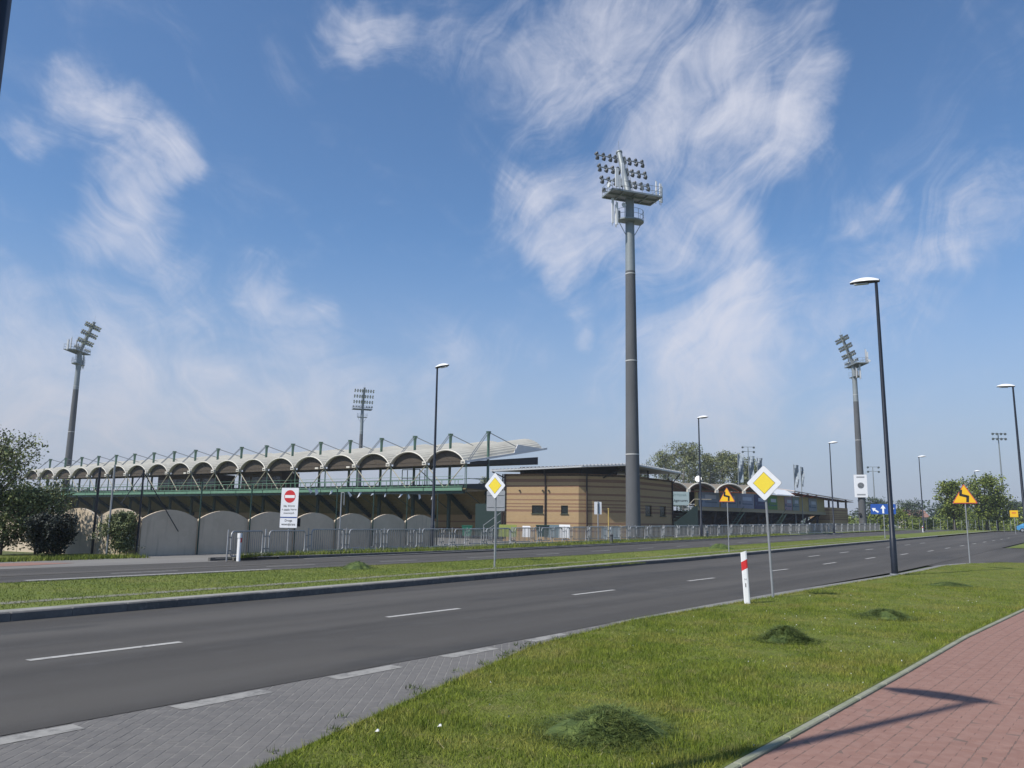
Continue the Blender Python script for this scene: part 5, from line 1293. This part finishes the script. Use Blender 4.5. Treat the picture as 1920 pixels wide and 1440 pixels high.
lf_left = leafmat('leaf_left', (.16, .185, .075), (.11, .13, .055)); lf_pale = leafmat('leaf_pale', (.16, .18, .09), (.09, .12, .04)); lf_white = leafmat('blossom', (.5, .5, .44), (.3, .31, .22)); lf_far = leafmat('leaf_far', (.06, .085, .05), (.04, .06, .035))
def ratio(u): return (u - 960) / 1504
def at(u, y): return ratio(u) * y
pop = [(1250, 205, 21.0, 9, 'leftmost big bare poplar behind the arched roof'), (1278, 198, 23.5, 10, 'tall bare poplar second in the clump behind the arched roof'), (1305, 212, 23, 9, 'bare poplar right behind the street lamp'),
       (1330, 200, 20.5, 9, 'bare poplar in the middle of the clump above the bend sign'), (1358, 208, 22, 10, 'spreading bare poplar above the amber bend sign'), (1386, 203, 20, 9, 'bare poplar behind the first flags'), (1408, 215, 19, 7, 'rightmost bare poplar of the clump by the flags'),
       (1205, 230, 19.5, 8, 'bare tree just right of the thick floodlight mast'), (1172, 240, 19, 7, 'bare tree just left of the thick floodlight mast'), (1050, 220, 17.5, 7, 'low bare tree over the brick roof on the left'), (1075, 226, 17.8, 7, 'low bare tree over the brick roof, second from left'), (925, 205, 12.5, 6, 'bare tree seen between the stand roof and the brick building')]
for i, (u, y, h, cw, lab) in enumerate(pop):
    tree(at(u, y), y, h, cw, lab, lf_pop, .16, 15, .42, 62, bark=m_barkp, upright=1.1, name='poplar_tree', group='bare poplars behind the stadium', trunk_r=.32, spread=1.0, seed=i)
tree(at(1782, 150), 150, 10.8, 5.2, 'green tree with forked crown left of the bend sign post', lf_green, .22, 16, .36, 60, name='leafy_tree', group='green trees at the right', seed=21, spread=.75)
tree(at(1842, 146), 146, 11.4, 8.0, 'broad green tree right of the bend sign', lf_green, .18, 17, .36, 70, name='leafy_tree', group='green trees at the right', seed=22, spread=.85)
tree(at(1862, 150), 150, 7.6, 5.5, 'smaller green tree behind the broad green tree', lf_green, .2, 12, .36, 50, name='leafy_tree', group='green trees at the right', seed=23)
# left shrubs
tree(-22.4, 34.6, 5.2, 3.6, 'loose tall shrub with feathery top at the left picture edge', lf_left, .06, 22, .13, 60, cat='shrub', upright=1.3, name='tall_shrub', seed=31, spread=.5, trunk_r=.06)
tree(-22.0, 35.4, 3.0, 3.4, 'broad olive shrub below the feathery shrub at the left edge', lf_left, .03, 34, .12, 50, cat='shrub', upright=.7, name='tall_shrub', seed=32, spread=.5, trunk_r=.06)
tree(-19.45, 34.5, 1.75, 1.8, 'dark dense shrub in front of the sunlit wall wing', lf_dark, .02, 70, .11, 40, cat='shrub', upright=.6, name='dark_shrub', seed=33, spread=.33, trunk_r=.05)
tree(-21.0, 36.3, 2.9, 2.6, 'olive shrub between the feathery shrub and the dark shrub', lf_left, .04, 30, .12, 44, cat='shrub', upright=.9, name='tall_shrub', seed=34, spread=.42, trunk_r=.05)
tree(-16.9, 35.55, 2.0, 1.35, 'pale flowering shrub against the corner of the arched wall', lf_pale, .04, 60, .09, 26, cat='shrub', upright=.9, name='pale_shrub', seed=35, spread=.28, trunk_r=.03)
bl = [Vector((-17.35 + random.gauss(0, .4), 35.6 + random.gauss(0, .2), .2 + random.random() * 1.2)) for _ in range(40)]
root = thing('blossom_shrub', 'low white flowering shrub at the foot of the sunlit wall wing', 'shrub', Vector((-17.4, 35.4, 0)))
leaf_cloud('blossom', bl, 8, .08, lf_white, root, .2); leaf_cloud('foliage', bl, 10, .1, lf_pale, root, .25)
ss_ = MB()
for k in range(7): ss_.tube([Vector((-17.4, 35.5, -.05)), Vector((-17.4 + random.gauss(0, .3), 35.5 + random.gauss(0, .15), 1.1))], [.015, .006], 4)
ss_.build('stems', m_bark, root)
pgl = np.concatenate([scatter(7, 18.5, -34.2, -32.6, 5000, 0.0)]); struct(blades('shrub_bed_grass', pgl, .05, .22, .03, m_medblade, lean=.5), 'stuff')
struct(MB().add([SN(s, n, .006) for s, n in ((-20, -33.2), (13.5, -32.9), (19.2, -34.3), (19.4, -37.5), (-20, -45))], [tuple(range(5))]).build('shrub_bed', m_lawn))
# hedge and far woodland as masses
def mass(name, pts, per, size, m, spread):
    o = leaf_cloud(name, pts, per, size, m, None, spread); o['kind'] = 'stuff'; return o
hp_ = []
for k in range(260):
    u = random.uniform(1580, 2000); y = random.uniform(178, 215); x = at(u, y); hp_.append((x, y, gz(x, y) + random.uniform(.2, 3.2 + 1.5 * math.sin(u * .05))))
mass('hedge', hp_, 90, .55, lf_green, 1.5)
fw = []
for k in range(900):
    a = random.uniform(R(25), R(140)); r_ = random.uniform(430, 520); x, y = r_ * math.cos(a), r_ * math.sin(a); fw.append((x, y, 1 + random.uniform(0, 8 + 4 * math.sin(a * 19) + 2 * math.sin(a * 43))))
mass('woodland', fw, 45, 1.6, lf_far, 4.0)
for k in range(5):
    u = (1640, 1702, 1762, 1790, 1905)[k]; y = (240, 250, 236, 228, 233)[k]
    tree(at(u, y), y, (9, 8.5, 6, 7, 9)[k], 8, ['hazy bare tree behind the blue lane sign', 'hazy bare tree behind the red roof', 'low hazy tree left of the green trees', 'hazy tree behind the forked green tree', 'hazy tree at the right picture edge'][k], lf_far, .15, 10, .5, 40, name='hazy_tree', seed=50 + k, upright=.8)
# far green mesh fence along the training pitch
fe = thing('mesh_fence', 'green wire mesh fence along the far right verge', 'fence', Vector((72, 150, 1)))
for k in range(26):
    p = Vector((at(1600 + k * 13, 150 - k * .6), 150 - k * .6, 0)); p.z = gz(p.x, p.y)
    MB().tube([p, p + UP * 1.9], .035, 5).build('fence_post', m_galv, fe)
p, q = Vector((at(1600, 150), 150, 1)), Vector((at(1925, 135), 135, 1))
for h in (.1, 1.0, 1.85): MB().tube([p + UP * (h - 1 + gz(p.x, p.y)), q + UP * (h - 1 + gz(q.x, q.y))], .018, 4).build('rail', m_dgreen, fe)
# small house with red roof
h0 = Vector((at(1706, 330), 330, 0)); h0.z = gz(h0.x, h0.y); hs_ = thing('house', 'small far house with a red roof beyond the pitch', 'house', h0)
MB().box(h0 + UP * 2.2, (9, 7, 4.4)).build('wall', mat('house_wall', (.45, .40, .35), .9), hs_)
rv = [h0 + Vector((x, y, z)) for x, y, z in ((-5, -4, 4.3), (5, -4, 4.3), (5, 4, 4.3), (-5, 4, 4.3), (-4.6, 0, 7.2), (4.6, 0, 7.2))]
MB().add(rv, [(0, 1, 5, 4), (2, 3, 4, 5), (0, 4, 3), (1, 2, 5), (0, 3, 2, 1)]).build('roof', mat('roof_red', (.30, .16, .12), .9, .2, 1), hs_)
for x in (-2.5, 2.5): MB().box(h0 + Vector((x, -3.52, 2.4)), (1.3, .06, 1.4)).build('window', m_win, hs_)

# ------------------------------------------------------------------ blue car at the right edge
def car(p, rz, label):
    p = Vector(p); root = thing('parked_car', label, 'car', p, rz=rz)
    def kid(b, nm, m, sm=False, par=None):
        o = b.build(nm, m, None, sm); o.parent = par or root; return o
    prof = [(-2.05, .35), (-2.1, .75), (-1.95, .95), (-1.1, 1.02), (-.35, 1.45), (.95, 1.47), (1.75, 1.05), (2.05, .95), (2.08, .4), (1.6, .28), (-1.6, .28)]
    vs = [(x, y * (.86 if z > 1.1 else .98 if z < .4 else 1), z) for y in (-.84, .84) for x, z in prof]; n = len(prof)
    mc = mat('car_blue', (.08, .30, .55), .3, metal=.1)
    kid(MB().add(vs, [tuple(range(n)), tuple(range(2 * n - 1, n - 1, -1))] + [(i, n + i, n + (i + 1) % n, (i + 1) % n) for i in range(n)]), 'body', mc)
    for y in (-.79, .79):
        kid(MB().plate([(-.95, y, 1.03), (-.33, y * .945, 1.38), (.88, y * .945, 1.4), (1.5, y, 1.05)], (0, .02 if y > 0 else -.02, 0)), 'side_window', m_win)
        for x in (-1.3, 1.35):
            w = kid(MB().tube([(x, y * 1.0 - .1, .32), (x, y * 1.0 + .1, .32)], .32, 16), 'wheel', m_black, True); kid(MB().tube([(x, y * 1.0 - .105, .32), (x, y * 1.0 + .105, .32)], .19, 12), 'rim', m_galv, True, w)
    kid(MB().plate([(-1.08, -.66, 1.06), (-.4, -.62, 1.43), (-.4, .62, 1.43), (-1.08, .66, 1.06)], (-.02, 0, .02)), 'windscreen', m_win)
    for y in (-.6, .6): kid(MB().box((-2.08, y, .78), (.08, .34, .16)), 'headlight', m_pw)
car((81.5, 127, gz(81.5, 127) + .0), R(150), 'light blue car cut by the right edge of the picture')
print('objects', len(bpy.data.objects))

hb = MB().box((0, 250, 22), (1800, 1700, 54)).build('haze', mat('haze_surface', (1, 1, 1)))
hm = bpy.data.materials.new('haze'); hm.use_nodes = True; hm.node_tree.nodes.clear()
ho = hm.node_tree.nodes.new('ShaderNodeOutputMaterial'); hv_ = hm.node_tree.nodes.new('ShaderNodeVolumePrincipled')
hv_.inputs['Color'].default_value = (.86, .90, 1.0, 1); hv_.inputs['Density'].default_value = 0.0003; hv_.inputs['Anisotropy'].default_value = 0.2
hm.node_tree.links.new(hv_.outputs[0], ho.inputs['Volume']); hb.data.materials.clear(); hb.data.materials.append(hm); hb['kind'] = 'stuff'
